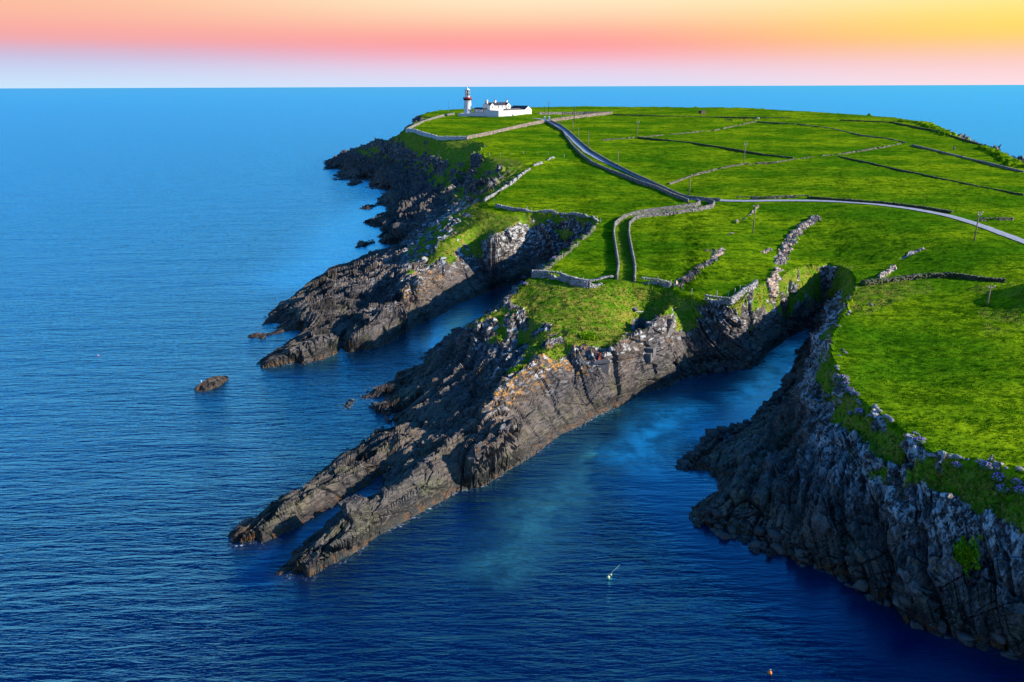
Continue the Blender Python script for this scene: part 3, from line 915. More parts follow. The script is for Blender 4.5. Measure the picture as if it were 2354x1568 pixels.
wob = fbm(SX / 7.0, SY / 7.0, octs=3, seed=301)
sand_sheen = np.exp(-(near_line([(1560, 945), (1510, 985), (1450, 1040)]) / 4.6 * (1 + 0.6 * wob)) ** 2)
sand_sheen = np.maximum(sand_sheen, 0.13 * np.exp(-(near_line([(1430, 1050), (1330, 1110), (1230, 1200), (1140, 1310)]) / 4.2 * (1 + 0.45 * wob)) ** 2))
sand_sheen = np.maximum(sand_sheen, 0.9 * np.exp(-(near_line([(1830, 800), (1790, 840), (1750, 880), (1690, 920)]) / 3.6 * (1 + 0.4 * wob)) ** 2))  # pale shallows at the cove head, bright sky reflection painted into their colour
calm = np.exp(-(near_line([(1900, 1380), (2100, 1500), (1700, 1260), (1540, 1120)]) / 14.0) ** 2)
calm = np.maximum(calm, np.exp(-(near_line([(1800, 850), (1740, 930), (1640, 990)]) / 7.0) ** 2))
calm = np.maximum(calm, np.exp(-(near_line([(1000, 790), (1150, 690)]) / 9.0) ** 2))
calm = np.maximum(calm, 0.75 * np.exp(-(near_line([(880, 470), (820, 520), (780, 590), (700, 640)]) / 30.0) ** 2))
calm = np.maximum(calm, np.exp(-(near_line([(640, 1270), (820, 1150), (600, 1320)]) / 4.5) ** 2))
g_ = ground(np.clip(SX, -400, 800), np.clip(SY, Y0, Y1))
shal = smooth(g_, -4.2, -0.2) * ((SY > Y0) & (SY < Y1) & (SX > -0.5 * (SY + UO)))
foam = smooth(g_, -1.3, -0.4) * (shal > 0) * (1 - np.clip(calm * 1.3, 0, 1)) * smooth(fbm(SX / 5.0, SY / 5.0, octs=2, seed=310), -0.2, 0.2)
put_attr(sea_me, 'water', np.stack([sand_sheen, calm, shal, foam], -1).reshape(-1, 4))
sea = bpy.data.objects.new('sea', sea_me); COL.objects.link(sea)
sea['kind'] = 'structure'
sea['label'] = 'rippled blue sea with a turquoise sandy patch in the cove'
m_, nt, b = mat('sea water')
at = N(nt, 'ShaderNodeVertexColor'); at.layer_name = 'water'
sp_ = N(nt, 'ShaderNodeSeparateColor'); L(nt, at.outputs[0], sp_.inputs[0])
wr = (0, 0, math.radians(-18))
w0 = ntex(nt, coords(nt, wr, (0.25, 1, 1)), 0.12, 3, 0.5, 0.4)
w1 = ntex(nt, coords(nt, wr, (0.20, 1, 1)), 0.85, 3, 0.55, 0.5)
w2 = ntex(nt, coords(nt, (0, 0, math.radians(-6)), (0.20, 1, 1)), 2.6, 3, 0.6, 0.3)
patch = ntex(nt, coords(nt, wr, (0.3, 1, 1)), 0.012, 3, 0.5)
c = mixc(nt, rng_(nt, patch, 0.35, 0.7), (0.0002, 0.004, 0.034), (0.0004, 0.009, 0.060))
c = mixc(nt, math_(nt, 'MULTIPLY', sp_.outputs[2], 0.5), c, (0.010, 0.020, 0.035))
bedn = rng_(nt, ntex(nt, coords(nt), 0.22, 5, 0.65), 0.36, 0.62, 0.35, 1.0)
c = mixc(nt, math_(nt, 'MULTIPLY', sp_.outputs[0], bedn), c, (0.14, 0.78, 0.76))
hw = math_(nt, 'ADD', math_(nt, 'ADD', math_(nt, 'MULTIPLY', w0, 1.3), math_(nt, 'MULTIPLY', w1, 0.62)), math_(nt, 'MULTIPLY', w2, 0.22))
bn = N(nt, 'ShaderNodeBump'); L(nt, hw, bn.inputs['Height']); bn.inputs['Distance'].default_value = 0.95
L(nt, rng_(nt, sp_.outputs[1], 0.2, 1.0, 1.0, 0.15), bn.inputs['Strength'])
fo = math_(nt, 'MULTIPLY', at.outputs['Alpha'], rng_(nt, ntex(nt, coords(nt), 1.6, 5, 0.75), 0.52, 0.66))
c = mixc(nt, fo, c, (0.62, 0.68, 0.72))
nt.nodes.remove(b)
df = N(nt, 'ShaderNodeBsdfDiffuse'); L(nt, c, df.inputs['Color']); L(nt, bn.outputs[0], df.inputs['Normal'])
gl = N(nt, 'ShaderNodeBsdfGlossy'); gl.inputs['Color'].default_value = (0.17, 0.76, 1.0, 1); gl.inputs['Roughness'].default_value = 0.22
L(nt, bn.outputs[0], gl.inputs['Normal'])
fr = N(nt, 'ShaderNodeFresnel'); fr.inputs['IOR'].default_value = 1.6; L(nt, bn.outputs[0], fr.inputs['Normal'])
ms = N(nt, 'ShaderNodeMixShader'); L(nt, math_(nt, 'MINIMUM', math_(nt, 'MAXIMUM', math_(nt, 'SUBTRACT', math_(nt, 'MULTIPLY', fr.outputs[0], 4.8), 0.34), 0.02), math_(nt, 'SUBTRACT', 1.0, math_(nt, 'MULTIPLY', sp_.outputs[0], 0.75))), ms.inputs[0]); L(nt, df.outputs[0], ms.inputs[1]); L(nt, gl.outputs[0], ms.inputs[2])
mo_ = [n for n in nt.nodes if n.type == 'OUTPUT_MATERIAL'][0]
L(nt, ms.outputs[0], mo_.inputs['Surface'])
sea_me.materials.append(m_)

# ------------------------------------------------------------------ builders
def tag(o, label=None, cat=None, group=None, kind=None):
    for k, v in (('label', label), ('category', cat), ('group', group), ('kind', kind)):
        if v:
            o[k] = v
    return o


def empty(name, loc, rz=0.0):
    o = bpy.data.objects.new(name, None)
    o.location = [float(v) for v in loc]
    o.rotation_euler = (0, 0, rz)
    o.empty_display_size = 0.5
    COL.objects.link(o)
    return o


class MB:
    """collects boxes, prisms, tubes and lathes into one mesh"""
    def __init__(s):
        s.v = []; s.f = []; s.sm = []

    def add(s, v, f, sm=False):
        n = len(s.v)
        s.v += [tuple(float(c) for c in q) for q in v]
        s.f += [tuple(i + n for i in q) for q in f]
        s.sm += [sm] * len(f)
        return s

    def box(s, c, d, rz=0.0):
        x, y, z = d[0] / 2, d[1] / 2, d[2] / 2
        ca, sa = math.cos(rz), math.sin(rz)
        v = []
        for dz in (-z, z):
            for dx, dy in ((-x, -y), (x, -y), (x, y), (-x, y)):
                v.append((c[0] + dx * ca - dy * sa, c[1] + dx * sa + dy * ca, c[2] + dz))
        return s.add(v, [(3, 2, 1, 0), (4, 5, 6, 7), (0, 1, 5, 4), (1, 2, 6, 5), (2, 3, 7, 6), (3, 0, 4, 7)])

    def lathe(s, prof, n=24, c=(0, 0), a0=0.0, sm=True):
        v = []; f = []
        for r, z in prof:
            for k in range(n):
                a = a0 + 2 * math.pi * k / n
                v.append((c[0] + r * math.cos(a), c[1] + r * math.sin(a), z))
        m = len(prof)
        for i in range(m - 1):
            for k in range(n):
                f.append((i * n + k, i * n + (k + 1) % n, (i + 1) * n + (k + 1) % n, (i + 1) * n + k))
        f.append(tuple(range(n - 1, -1, -1))); f.append(tuple((m - 1) * n + k for k in range(n)))
        return s.add(v, f, sm)

    def tube(s, pts, r, n=6, r1=None):
        pts = [Vector(p) for p in pts]
        v = []; f = []
        for i, p in enumerate(pts):
            t = (pts[min(i + 1, len(pts) - 1)] - pts[max(i - 1, 0)]).normalized()
            a = t.orthogonal().normalized(); b = t.cross(a)
            rr = r if r1 is None else r + (r1 - r) * i / (len(pts) - 1)
            for k in range(n):
                q = p + rr * (math.cos(2 * math.pi * k / n) * a + math.sin(2 * math.pi * k / n) * b)
                v.append(tuple(q))
        for i in range(len(pts) - 1):
            for k in range(n):
                f.append((i * n + k, i * n + (k + 1) % n, (i + 1) * n + (k + 1) % n, (i + 1) * n + k))
        f.append(tuple(range(n - 1, -1, -1))); f.append(tuple((len(pts) - 1) * n + k for k in range(n)))
        return s.add(v, f, True)

    def mesh(s, name, m):
        me = bpy.data.meshes.new(name)
        me.from_pydata(s.v, [], s.f)
        me.polygons.foreach_set('use_smooth', s.sm)
        me.materials.append(m)
        me.update()
        return me

    def build(s, name, m, parent=None):
        o = bpy.data.objects.new(name, s.mesh(name, m))
        COL.objects.link(o)
        if parent is not None:
            o.parent = parent
        return o


def link(name, me, parent=None, loc=(0, 0, 0), rot=(0, 0, 0), scale=(1, 1, 1)):
    o = bpy.data.objects.new(name, me)
    o.location = [float(v) for v in loc]; o.rotation_euler = rot; o.scale = scale
    COL.objects.link(o)
    if parent is not None:
        o.parent = parent
    return o


def plain(name, c, rough=0.8, var=0.25, scale=1.5, c2=None, bmp=0.0, spec=0.3, metal=0.0):
    m, nt, b = mat(name)
    n = ntex(nt, coords(nt), scale, 5, 0.65)
    dark = tuple(v * (1 - var) for v in c) if c2 is None else c2
    L(nt, mixc(nt, rng_(nt, n, 0.35, 0.68), c, dark), b.inputs['Base Color'])
    b.inputs['Roughness'].default_value = rough
    b.inputs['Specular IOR Level'].default_value = spec
    b.inputs['Metallic'].default_value = metal
    if bmp:
        L(nt, bump(nt, ntex(nt, coords(nt), scale * 4, 4, 0.6), 0.6, bmp), b.inputs['Normal'])
    return m


def stone_mat(name, c1, c2, moss=0.35, orange=0.0):
    """field stone: tone differs from stone to stone (attribute), lichen and moss grow over it"""
    m, nt, b = mat(name)
    a = N(nt, 'ShaderNodeVertexColor'); a.layer_name = 'tone'
    s = N(nt, 'ShaderNodeSeparateColor'); L(nt, a.outputs[0], s.inputs[0])
    c = mixc(nt, s.outputs[0], c1, c2)
    n = ntex(nt, coords(nt), 2.5, 5, 0.7)
    c = mixc(nt, math_(nt, 'MULTIPLY', rng_(nt, n, 0.50, 0.66), 0.6), c, tuple(min(0.62, v * 1.5) for v in c2))
    mo = ntex(nt, coords(nt), 0.35, 5, 0.65)
    c = mixc(nt, math_(nt, 'MULTIPLY', rng_(nt, mo, 0.48, 0.62), moss), c, (0.055, 0.095, 0.018))
    if orange:
        c = mixc(nt, math_(nt, 'MULTIPLY', rng_(nt, ntex(nt, coords(nt), 0.8, 4, 0.6), 0.60, 0.68), orange), c, (0.45, 0.19, 0.035))
    L(nt, c, b.inputs['Base Color'])
    b.inputs['Roughness'].default_value = 0.92
    b.inputs['Specular IOR Level'].default_value = 0.2
    L(nt, bump(nt, n, 0.6, 0.08), b.inputs['Normal'])
    return m


RN = np.random.default_rng(7)


def blocks(centres, tang, size, jit=0.16, tilt=0.1):
    """many rough stones at once: centres (M,3), along-wall direction (M,2), size (M,3)"""
    M = len(centres)
    sg = np.array([(-1, -1, -1), (1, -1, -1), (1, 1, -1), (-1, 1, -1), (-1, -1, 1), (1, -1, 1), (1, 1, 1), (-1, 1, 1)], float)
    l = sg[None] * size[:, None, :] * 0.5
    l += RN.uniform(-jit, jit, (M, 8, 3)) * size[:, None, :]
    l[:, :, 2] += RN.normal(0, tilt, (M, 1)) * l[:, :, 0]
    t = tang; n = np.stack([-t[:, 1], t[:, 0]], 1)
    X = centres[:, None, 0] + l[:, :, 0] * t[:, None, 0] + l[:, :, 1] * n[:, None, 0]
    Y = centres[:, None, 1] + l[:, :, 0] * t[:, None, 1] + l[:, :, 1] * n[:, None, 1]
    Z = centres[:, None, 2] + l[:, :, 2]
    v = np.stack([X, Y, Z], -1).reshape(-1, 3)
    f0 = np.array([(3, 2, 1, 0), (4, 5, 6, 7), (0, 1, 5, 4), (1, 2, 6, 5), (2, 3, 7, 6), (3, 0, 4, 7)])
    f = (f0[None] + 8 * np.arange(M)[:, None, None]).reshape(-1, 4)
    tone = np.repeat(RN.uniform(0, 1, M), 8)
    return v, f, tone


def block_mesh(name, parts, m):
    v = np.concatenate([p[0] for p in parts]); k = 0; fs = []
    for p in parts:
        fs.append(p[1] + k); k += len(p[0])
    me = mesh_from(name, v, np.concatenate(fs), False)
    t = np.concatenate([p[2] for p in parts])
    put_attr(me, 'tone', np.stack([t, t, t, np.ones_like(t)], -1))
    me.materials.append(m)
    return me


def along(ln, step):
    ln = np.asarray(ln)
    d = np.r_[0, np.cumsum(np.linalg.norm(np.diff(ln[:, :2], axis=0), axis=1))]
    n = max(2, int(d[-1] / step))
    t = (np.arange(n) + 0.5) * d[-1] / n
    x = np.interp(t, d, ln[:, 0]); y = np.interp(t, d, ln[:, 1])
    e = 0.4 * step
    tx = np.interp(t + e, d, ln[:, 0]) - np.interp(t - e, d, ln[:, 0]); ty = np.interp(t + e, d, ln[:, 1]) - np.interp(t - e, d, ln[:, 1])
    q = np.hypot(tx, ty) + 1e-9
    return x, y, np.stack([tx / q, ty / q], 1), d[-1]


MAT = {
    'lane': stone_mat('lane wall stone', (0.10, 0.095, 0.093), (0.25, 0.235, 0.23), 0.4, 0.2),
    'field': stone_mat('field wall stone', (0.065, 0.065, 0.05), (0.19, 0.165, 0.14), 1.0),
    'bank': stone_mat('overgrown bank stone', (0.025, 0.032, 0.015), (0.075, 0.075, 0.050), 1.0),
    'pale': stone_mat('pale boundary stone', (0.34, 0.34, 0.33), (0.56, 0.55, 0.53), 0.1),
    'pinkish': stone_mat('pinkish boundary stone', (0.13, 0.105, 0.092), (0.31, 0.245, 0.215), 0.3),
    'ruin': stone_mat('weathered cliff stone', (0.14, 0.14, 0.145), (0.36, 0.34, 0.35), 0.4),
}


def stone_wall(name, label, pts, h, w, mk, sl=0.6, ch=0.34, cope=True, ragged=0.0, world=False, cat='stone wall', group='stone walls of the headland'):
    ln = np.array([on_table(*p) for p in pts]) if world else line(pts)
    root = empty(name, (ln[0][0], ln[0][1], ln[0][2]))
    base = np.array(root.location)
    parts = []
    nc = max(1, int(round((h + 0.45) / ch)))
    # runs of 0.6 missing stones make a ragged top
    for c in range(nc):
        x, y, tg, tot = along(ln, sl * (1 + 0.15 * (c % 2)))
        z = ground(x, y) - 0.45 + (c + 0.5) * ch
        M = len(x)
        keep_ = np.ones(M, bool)
        if ragged:
            top = h + ragged * h * np.minimum(0.15, noise(x / 3.0, y / 3.0, seed=401)) * 2.2
            keep_ = (-0.45 + (c + 0.2) * ch) < top
        if not keep_.any():
            continue
        ww = w * (1.18 - 0.30 * c / nc)
        size = np.stack([np.full(M, tot / M * 1.02), np.full(M, ww), np.full(M, ch * 1.06)], 1) * RN.uniform(0.88, 1.14, (M, 3))
        cen = np.stack([x, y, z], 1) + np.c_[RN.normal(0, 0.035, (M, 2)), RN.normal(0, 0.02, M)]
        parts.append(blocks((cen - base)[keep_], tg[keep_], size[keep_]))
    o = link('stonework', block_mesh(name + '_stonework', parts, MAT[mk]), root); o['kind'] = 'stuff'
    if cope:
        x, y, tg, tot = along(ln, 0.30 if sl < 0.8 else 0.5)
        M = len(x)
        z = ground(x, y) - 0.45 + nc * ch + 0.14
        size = np.stack([np.full(M, 0.24 if sl < 0.8 else 0.42), np.full(M, w * 0.98), np.full(M, 0.34)], 1) * RN.uniform(0.75, 1.2, (M, 3))
        o = link('coping_stones', block_mesh(name + '_coping', [blocks(np.stack([x, y, z], 1) - base, tg, size, 0.14, 0.25)], MAT[mk]), root); o['kind'] = 'stuff'
    tag(root, label, cat, group, 'thing')
    return root


# ------------------------------------------------------------------ road
def ribbon(name, ln, width, lift, m, wob=0.0, step=1.2):
    x, y, tg, tot = along(ln, step)
    x = blur(x[:, None], 5, 0)[:, 0]; y = blur(y[:, None], 5, 0)[:, 0]
    n = np.stack([-tg[:, 1], tg[:, 0]], 1)
    v = []; K = 5
    for k in range(K):
        e = (k / (K - 1) - 0.5) * width
        if k in (0, K - 1) and wob:
            e = e * (1 + wob * noise(x / 1.7, y / 1.7, seed=410 + k))
        qx = x + n[:, 0] * e; qy = y + n[:, 1] * e
        v.append(np.stack([qx, qy, ground(qx, qy) + lift + 0.03 * (1 - (2 * k / (K - 1) - 1) ** 2)], 1))
    v = np.stack(v, 1)
    M = len(x); ii = np.arange(M * K).reshape(M, K)
    q = np.stack([ii[:-1, :-1], ii[:-1, 1:], ii[1:, 1:], ii[1:, :-1]], -1).reshape(-1, 4)[:, ::-1]
    me = mesh_from(name, v.reshape(-1, 3), q)
    me.materials.append(m)
    o = bpy.data.objects.new(name, me); COL.objects.link(o)
    return tag(o, kind='structure')


m_road = plain('worn asphalt', (0.30, 0.32, 0.36), 0.85, 0.3, 0.8, bmp=0.02)
ribbon('road', ROAD_W, 3.3, 0.16, m_road, 0.10)
o = bpy.data.objects['road']; o['label'] = 'narrow grey asphalt road winding to the lighthouse gate'

# ------------------------------------------------------------------ walls
G = 'stone walls of the headland'
stone_wall('road_wall', 'stone wall along the seaward side of the lighthouse road', [(1255, 280), (1271, 290), (1293, 304), (1302, 319), (1315, 337), (1337, 359), (1359, 375), (1381, 386), (1403, 395), (1436, 407), (1466, 420), (1508, 434), (1542, 450), (1581, 465)], 0.95, 0.5, 'lane', 0.9, 0.40)
stone_wall('road_wall', 'stone wall along the inland side of the lighthouse road', [(1264, 279), (1288, 290), (1306, 303), (1322, 318), (1337, 332), (1359, 350), (1381, 363), (1403, 376), (1436, 393), (1483, 415), (1532, 438), (1562, 452), (1584, 457), (1620, 461), (1656, 463)], 0.95, 0.5, 'lane', 0.9, 0.40)
stone_wall('lane_wall', 'left wall of the grassy double-walled lane below the junction', [(1417, 643), (1421, 616), (1415, 575), (1410, 541), (1412.5, 519), (1430, 504), (1454, 495.5), (1483, 489.5), (1532, 483.5), (1571, 478.5), (1598, 475), (1608, 470), (1600, 465)], 0.95, 0.42, 'lane', 0.55, 0.33)
stone_wall('lane_wall', 'right wall of the grassy double-walled lane, rounding the junction corner', [(1458, 648), (1459, 619), (1450.5, 575), (1444.5, 541), (1446, 519), (1459, 505.5), (1478.5, 500.5), (1508, 497), (1556.5, 492), (1605, 485), (1637, 477.5), (1641, 470), (1625, 463)], 0.95, 0.42, 'lane', 0.55, 0.33)
stone_wall('boundary_wall', 'pale whitewashed wall stretch above the western slope of the headland', [(933, 304), (955, 304), (980, 313), (1003, 320), (1035, 321), (1072, 321)], 1.5, 0.7, 'pale', 1.2, 0.5)
stone_wall('boundary_wall', 'sunlit pinkish wall climbing from the slope to the lighthouse gate', [(1072, 322), (1105, 314), (1139, 307), (1200, 292), (1249, 282)], 1.5, 0.7, 'pinkish', 1.2, 0.5)
stone_wall('boundary_wall', 'sunlit pinkish wall running right from the lighthouse gate', [(1264, 280), (1300, 275), (1337, 270.5), (1370, 266), (1406, 262)], 1.5, 0.7, 'pinkish', 1.2, 0.5)
stone_wall('boundary_wall', 'grey wall on the left skyline of the headland below the tower', [(934, 300.5), (946, 294), (975, 281), (1013, 269), (1044, 263.5)], 1.1, 0.6, 'lane', 1.2, 0.5, world=True)
stone_wall('boundary_wall', 'dark grey wall on the skyline right of the compound', [(1238, 264), (1290, 263.5), (1340, 263), (1404, 262.5)], 1.3, 0.6, 'lane', 1.4, 0.5)
stone_wall('roadside_wall', 'brown stone wall on the far side of the road past the junction', [(1691, 458), (1751, 458), (1790, 457), (1822, 455.5), (1856, 455)], 0.8, 0.6, 'field', 0.8, 0.36, ragged=1)
stone_wall('roadside_bank', 'dark overgrown bank following the road towards the right', [(1856, 456), (1900, 459.5), (1958, 464), (2041, 470), (2124, 480.5), (2186, 491)], 0.8, 1.2, 'bank', 0.9, 0.4, False, cat='bank')
stone_wall('roadside_wall', 'short brown wall beyond the road bend at the right edge', [(2250, 508), (2290, 507.5), (2327, 507)], 0.8, 0.7, 'field', 0.8, 0.36, ragged=1)
stone_wall('field_wall', 'tumbled field wall from the road to the grazing animals', [(1379, 323), (1461, 317), (1557, 309), (1644, 299.5), (1700, 288), (1738, 279)], 0.55, 0.7, 'field', 1.1, 0.32, False, ragged=1)
stone_wall('field_wall', 'dark field wall slanting down to the middle fields', [(1466, 317.5), (1586, 330), (1668, 342.5), (1751, 357), (1822, 365)], 0.75, 0.9, 'bank', 1.2, 0.4, False)
stone_wall('field_wall', 'long mossy field wall rising from the road to the upper right fields', [(1537, 424), (1594, 403), (1644, 390), (1710, 378), (1784, 374), (1875, 361.5), (1933, 355), (2000, 343.5), (2078, 330)], 0.55, 0.7, 'field', 0.9, 0.32, False, ragged=1)
stone_wall('field_wall', 'grey field wall curving along the top of the upper field', [(1739, 281), (1834, 286.5), (1913, 297), (1979, 312.5), (2041, 320), (2081, 329.5)], 0.6, 0.6, 'field', 1.2, 0.34, False)
stone_wall('field_wall', 'blue grey field wall falling to the right cliff edge', [(2095, 334.5), (2165, 351.5), (2227, 367), (2269, 376), (2352, 397)], 0.7, 0.6, 'lane', 1.0, 0.36, False)
stone_wall('field_wall', 'dark field wall crossing the big right field', [(1927, 361), (2000, 376), (2082, 395), (2157, 411.5), (2248, 430), (2352, 449)], 0.5, 0.7, 'bank', 1.0, 0.3, False)
stone_wall('field_wall', 'dark wall along the far skyline of the headland', [(1408, 264.5), (1544, 269), (1668, 271), (1817, 272.5)], 0.8, 0.9, 'bank', 1.4, 0.6, False)
stone_wall('field_wall', 'dark wall along the far right cliff edge', [(1929, 277), (2049, 282.5), (2144, 301), (2200, 318), (2258, 336)], 0.7, 0.8, 'bank', 1.4, 0.55, False)
stone_wall('cliff_wall', 'low rubble wall with sea pinks edging the deep inlet', [(1240, 625), (1264, 609), (1293, 589.5), (1325, 562.5), (1356, 536), (1373, 511)], 0.75, 0.9, 'field', 0.55, 0.3, False, ragged=1)
stone_wall('cliff_wall', 'low rubble wall above the head of the deep inlet', [(1373, 508), (1361, 499.5), (1313, 492.5), (1264, 487.5), (1215, 486), (1180, 483), (1140, 474)], 0.7, 0.7, 'ruin', 0.6, 0.3, False, ragged=1)
stone_wall('cliff_wall', 'pale rubble wall climbing beside the dark third bay', [(1113, 462), (1150, 441), (1194, 407), (1227, 383), (1249, 374), (1275, 363)], 0.9, 0.8, 'ruin', 0.8, 0.35, False, ragged=1)
stone_wall('cliff_wall', 'sagging grey wall between lane end and scrub slope', [(1222, 635), (1251, 636), (1285, 640), (1303, 648), (1328, 654.5), (1352, 658.5), (1371, 656), (1391, 650), (1408, 648)], 1.0, 0.7, 'ruin', 0.55, 0.32, ragged=1)
stone_wall('cliff_wall', 'short pale wall right of the lane end', [(1474, 648), (1508, 651), (1540, 659)], 0.85, 0.65, 'ruin', 0.5, 0.3, ragged=1)
stone_wall('cliff_wall', 'pale wall on the brink above the cave', [(1620, 688), (1654, 694), (1678, 699), (1693, 686), (1710, 672), (1727, 663), (1738, 653)], 0.8, 0.7, 'ruin', 0.5, 0.3, ragged=1)
stone_wall('field_bank', 'dark sunken bank across the near right field', [(1981, 651), (2046, 645), (2119, 635), (2192, 633), (2251, 642), (2310, 648)], 0.5, 1.1, 'bank', 0.7, 0.35, False, cat='bank')

# gate pillars
m_render = plain('limewashed render', (0.78, 0.77, 0.74), 0.75, 0.10, 0.5, bmp=0.01)
m_slate = plain('dark slate', (0.035, 0.037, 0.045), 0.55, 0.4, 1.2, bmp=0.03)
for (px, py), lb in (((1252, 280), 'white gate pillar on the left of the lighthouse drive'), ((1262, 280), 'white gate pillar on the right of the lighthouse drive')):
    q = land_point(px, py)
    r = empty('gate_pillar', q)
    MB().box((0, 0, 1.3), (1.3, 1.3, 3.4)).build('shaft', m_render, r)
    MB().box((0, 0, 3.12), (1.6, 1.6, 0.24)).lathe([(0.8, 3.25), (0.35, 3.6), (0.05, 3.75)], 4, a0=math.pi / 4, sm=False).build('cap', m_render, r)
    tag(r, lb, 'gate pillar', 'pillars of the lighthouse gate', 'thing')

# ------------------------------------------------------------------ lighthouse compound
TH = math.radians(40)
E1 = np.array([math.cos(TH), -math.sin(TH)]); E2 = np.array([math.sin(TH), math.cos(TH)])
ROT = math.atan2(E1[1], E1[0])            # local x runs along E1, local y along E2


def lot(p, q):
    """place in the compound: p metres towards its left corner, q metres towards its far right corner"""
    w = CMP[:2] - p * E1 + q * E2
    return np.array([w[0], w[1], CMP_Z])


def zof(px, py, p, q):
    w = lot(p, q)
    return float(at_depth(px, py, w[1])[2])


m_white = plain('white limewash', (0.60, 0.595, 0.585), 0.7, 0.07, 0.35, bmp=0.01)
m_red = plain('red gallery paint', (0.42, 0.018, 0.022), 0.45, 0.25, 2.0)
m_dred = plain('dark red corbel', (0.085, 0.012, 0.018), 0.5, 0.3, 2.0)
m_glass = plain('dark window glass', (0.030, 0.034, 0.042), 0.12, 0.3, 0.5, spec=0.6)
m_frame = plain('white window frame', (0.72, 0.71, 0.69), 0.5, 0.1)
m_brick = plain('clay chimney pot', (0.26, 0.10, 0.06), 0.8, 0.3)
m_door = plain('dark door paint', (0.045, 0.035, 0.04), 0.45, 0.3)
m_grey = plain('weathered felt roof', (0.19, 0.165, 0.14), 0.85, 0.4, 0.9)
m_conc = plain('old concrete', (0.36, 0.34, 0.31), 0.85, 0.4, 0.6, bmp=0.03)

TP, TQ = 35.0, 4.0
tz0 = zof(1069.4, 258.5, TP, TQ); ttop = zof(1069.4, 201.0, TP, TQ)
HT = ttop - tz0
tl = lot(TP, TQ)
lh = empty('lighthouse', (tl[0], tl[1], tz0), ROT)
k = HT / 57.9                     # metres for one survey row
zg0, zg1, zl1 = 29.0 * k, 35.2 * k, 51.5 * k
rb, rt = 2.95, 2.62
MB().lathe([(rb + 0.12, -3), (rb + 0.12, 0.35), (rb, 0.45), (rt, zg0 - 0.5), (rt, zg0)], 40).build('tower', m_white, lh)
MB().lathe([(rt + 0.02, zg0 - 0.45), (rt + 0.35, zg0 - 0.1), (rt + 0.72, zg0 + 0.55), (3.38, zg0 + 0.72), (3.38, zg0 + 0.98)], 40).build('gallery_corbel', m_dred, lh)
g_ = MB()
for z_ in (zg0 + 1.35, zg0 + 1.7, zg1 + 0.05):
    g_.tube([(3.25 * math.cos(a), 3.25 * math.sin(a), z_) for a in np.linspace(0, 2 * math.pi, 33)], 0.05, 5)
rail = g_.build('railing', m_red, lh)
pm = MB().box((0, 0, 0), (0.09, 0.09, zg1 - zg0 - 0.9)).mesh('baluster', m_red)
for a in np.linspace(0, 2 * math.pi, 29)[:-1]:
    link('baluster', pm, rail, (3.25 * math.cos(a), 3.25 * math.sin(a), (zg0 + zg1 + 1.0) / 2), (0, 0, a))
pm = MB().box((0, 0, 0), (0.04, 0.66, 0.62)).mesh('panel', m_red)
for a in np.linspace(0, 2 * math.pi, 29)[:-1] + 0.112:
    link('railing_panel', pm, rail, (3.22 * math.cos(a), 3.22 * math.sin(a), zg0 + 1.36), (0, 0, a))
# lantern: murette, two tiers of panes between white astragals, dome
NL = 8
lr = 1.95
lan = MB().lathe([(lr, zg0 + 0.9), (lr, zg1 + 0.9), (lr + 0.1, zg1 + 0.9), (lr + 0.1, zg1 + 1.05)], NL, a0=math.pi / 8, sm=False).build('lantern_base', m_white, lh)
zb = zg1 + 1.0
tier = (zl1 - zb) / 2
fr_ = MB()
for a in np.arange(NL) * 2 * math.pi / NL + math.pi / 8:
    fr_.tube([(lr * math.cos(a), lr * math.sin(a), zb), (lr * math.cos(a), lr * math.sin(a), zl1)], 0.10, 6)
for z_ in (zb + 0.05, zb + tier, zl1 - 0.05):
    fr_.lathe([(lr + 0.10, z_ - 0.12), (lr + 0.10, z_ + 0.12)], NL, a0=math.pi / 8, sm=False)
lf = fr_.build('lantern_frame', m_white, lh)
side = 2 * lr * math.sin(math.pi / NL)
m_lg = plain('lantern glass', (0.055, 0.07, 0.085), 0.08, 0.2, 0.4, spec=0.8)
pane = MB().box((0, 0, 0), (0.04, side - 0.2, tier - 0.28)).mesh('pane', m_lg)
blank = MB().box((0, 0, 0), (0.06, side - 0.16, tier - 0.2)).mesh('blank_panel', m_white)
for t_ in (0, 1):
    for i in range(NL):
        a = i * 2 * math.pi / NL
        wa = a + ROT
        ap = lr * math.cos(math.pi / NL) - 0.03
        glazed = math.cos(wa - math.radians(-66)) > 0.80 or math.cos(wa - math.radians(110)) > 0.85
        link('pane' if glazed else 'blank_panel', pane if glazed else blank, lf, (ap * math.cos(a), ap * math.sin(a), zb + tier * (t_ + 0.5)), (0, 0, a))
MB().lathe([(lr - 0.25, zb), (lr - 0.25, zb + 0.4), (0.7, zb + 0.6), (0.75, zl1 - 0.4), (0.3, zl1 - 0.2)], 16).build('lamp_housing', m_grey, lh)
MB().lathe([(lr + 0.28, zl1), (lr + 0.28, zl1 + 0.12), (lr + 0.02, zl1 + 0.3), (1.1, zl1 + 1.0), (0.45, zl1 + 1.45), (0.30, zl1 + 1.6), (0.34, zl1 + 1.85), (0.2, zl1 + 2.05), (0.05, zl1 + 2.15), (0.04, HT + 0.3)], 24).build('dome', m_white, lh)


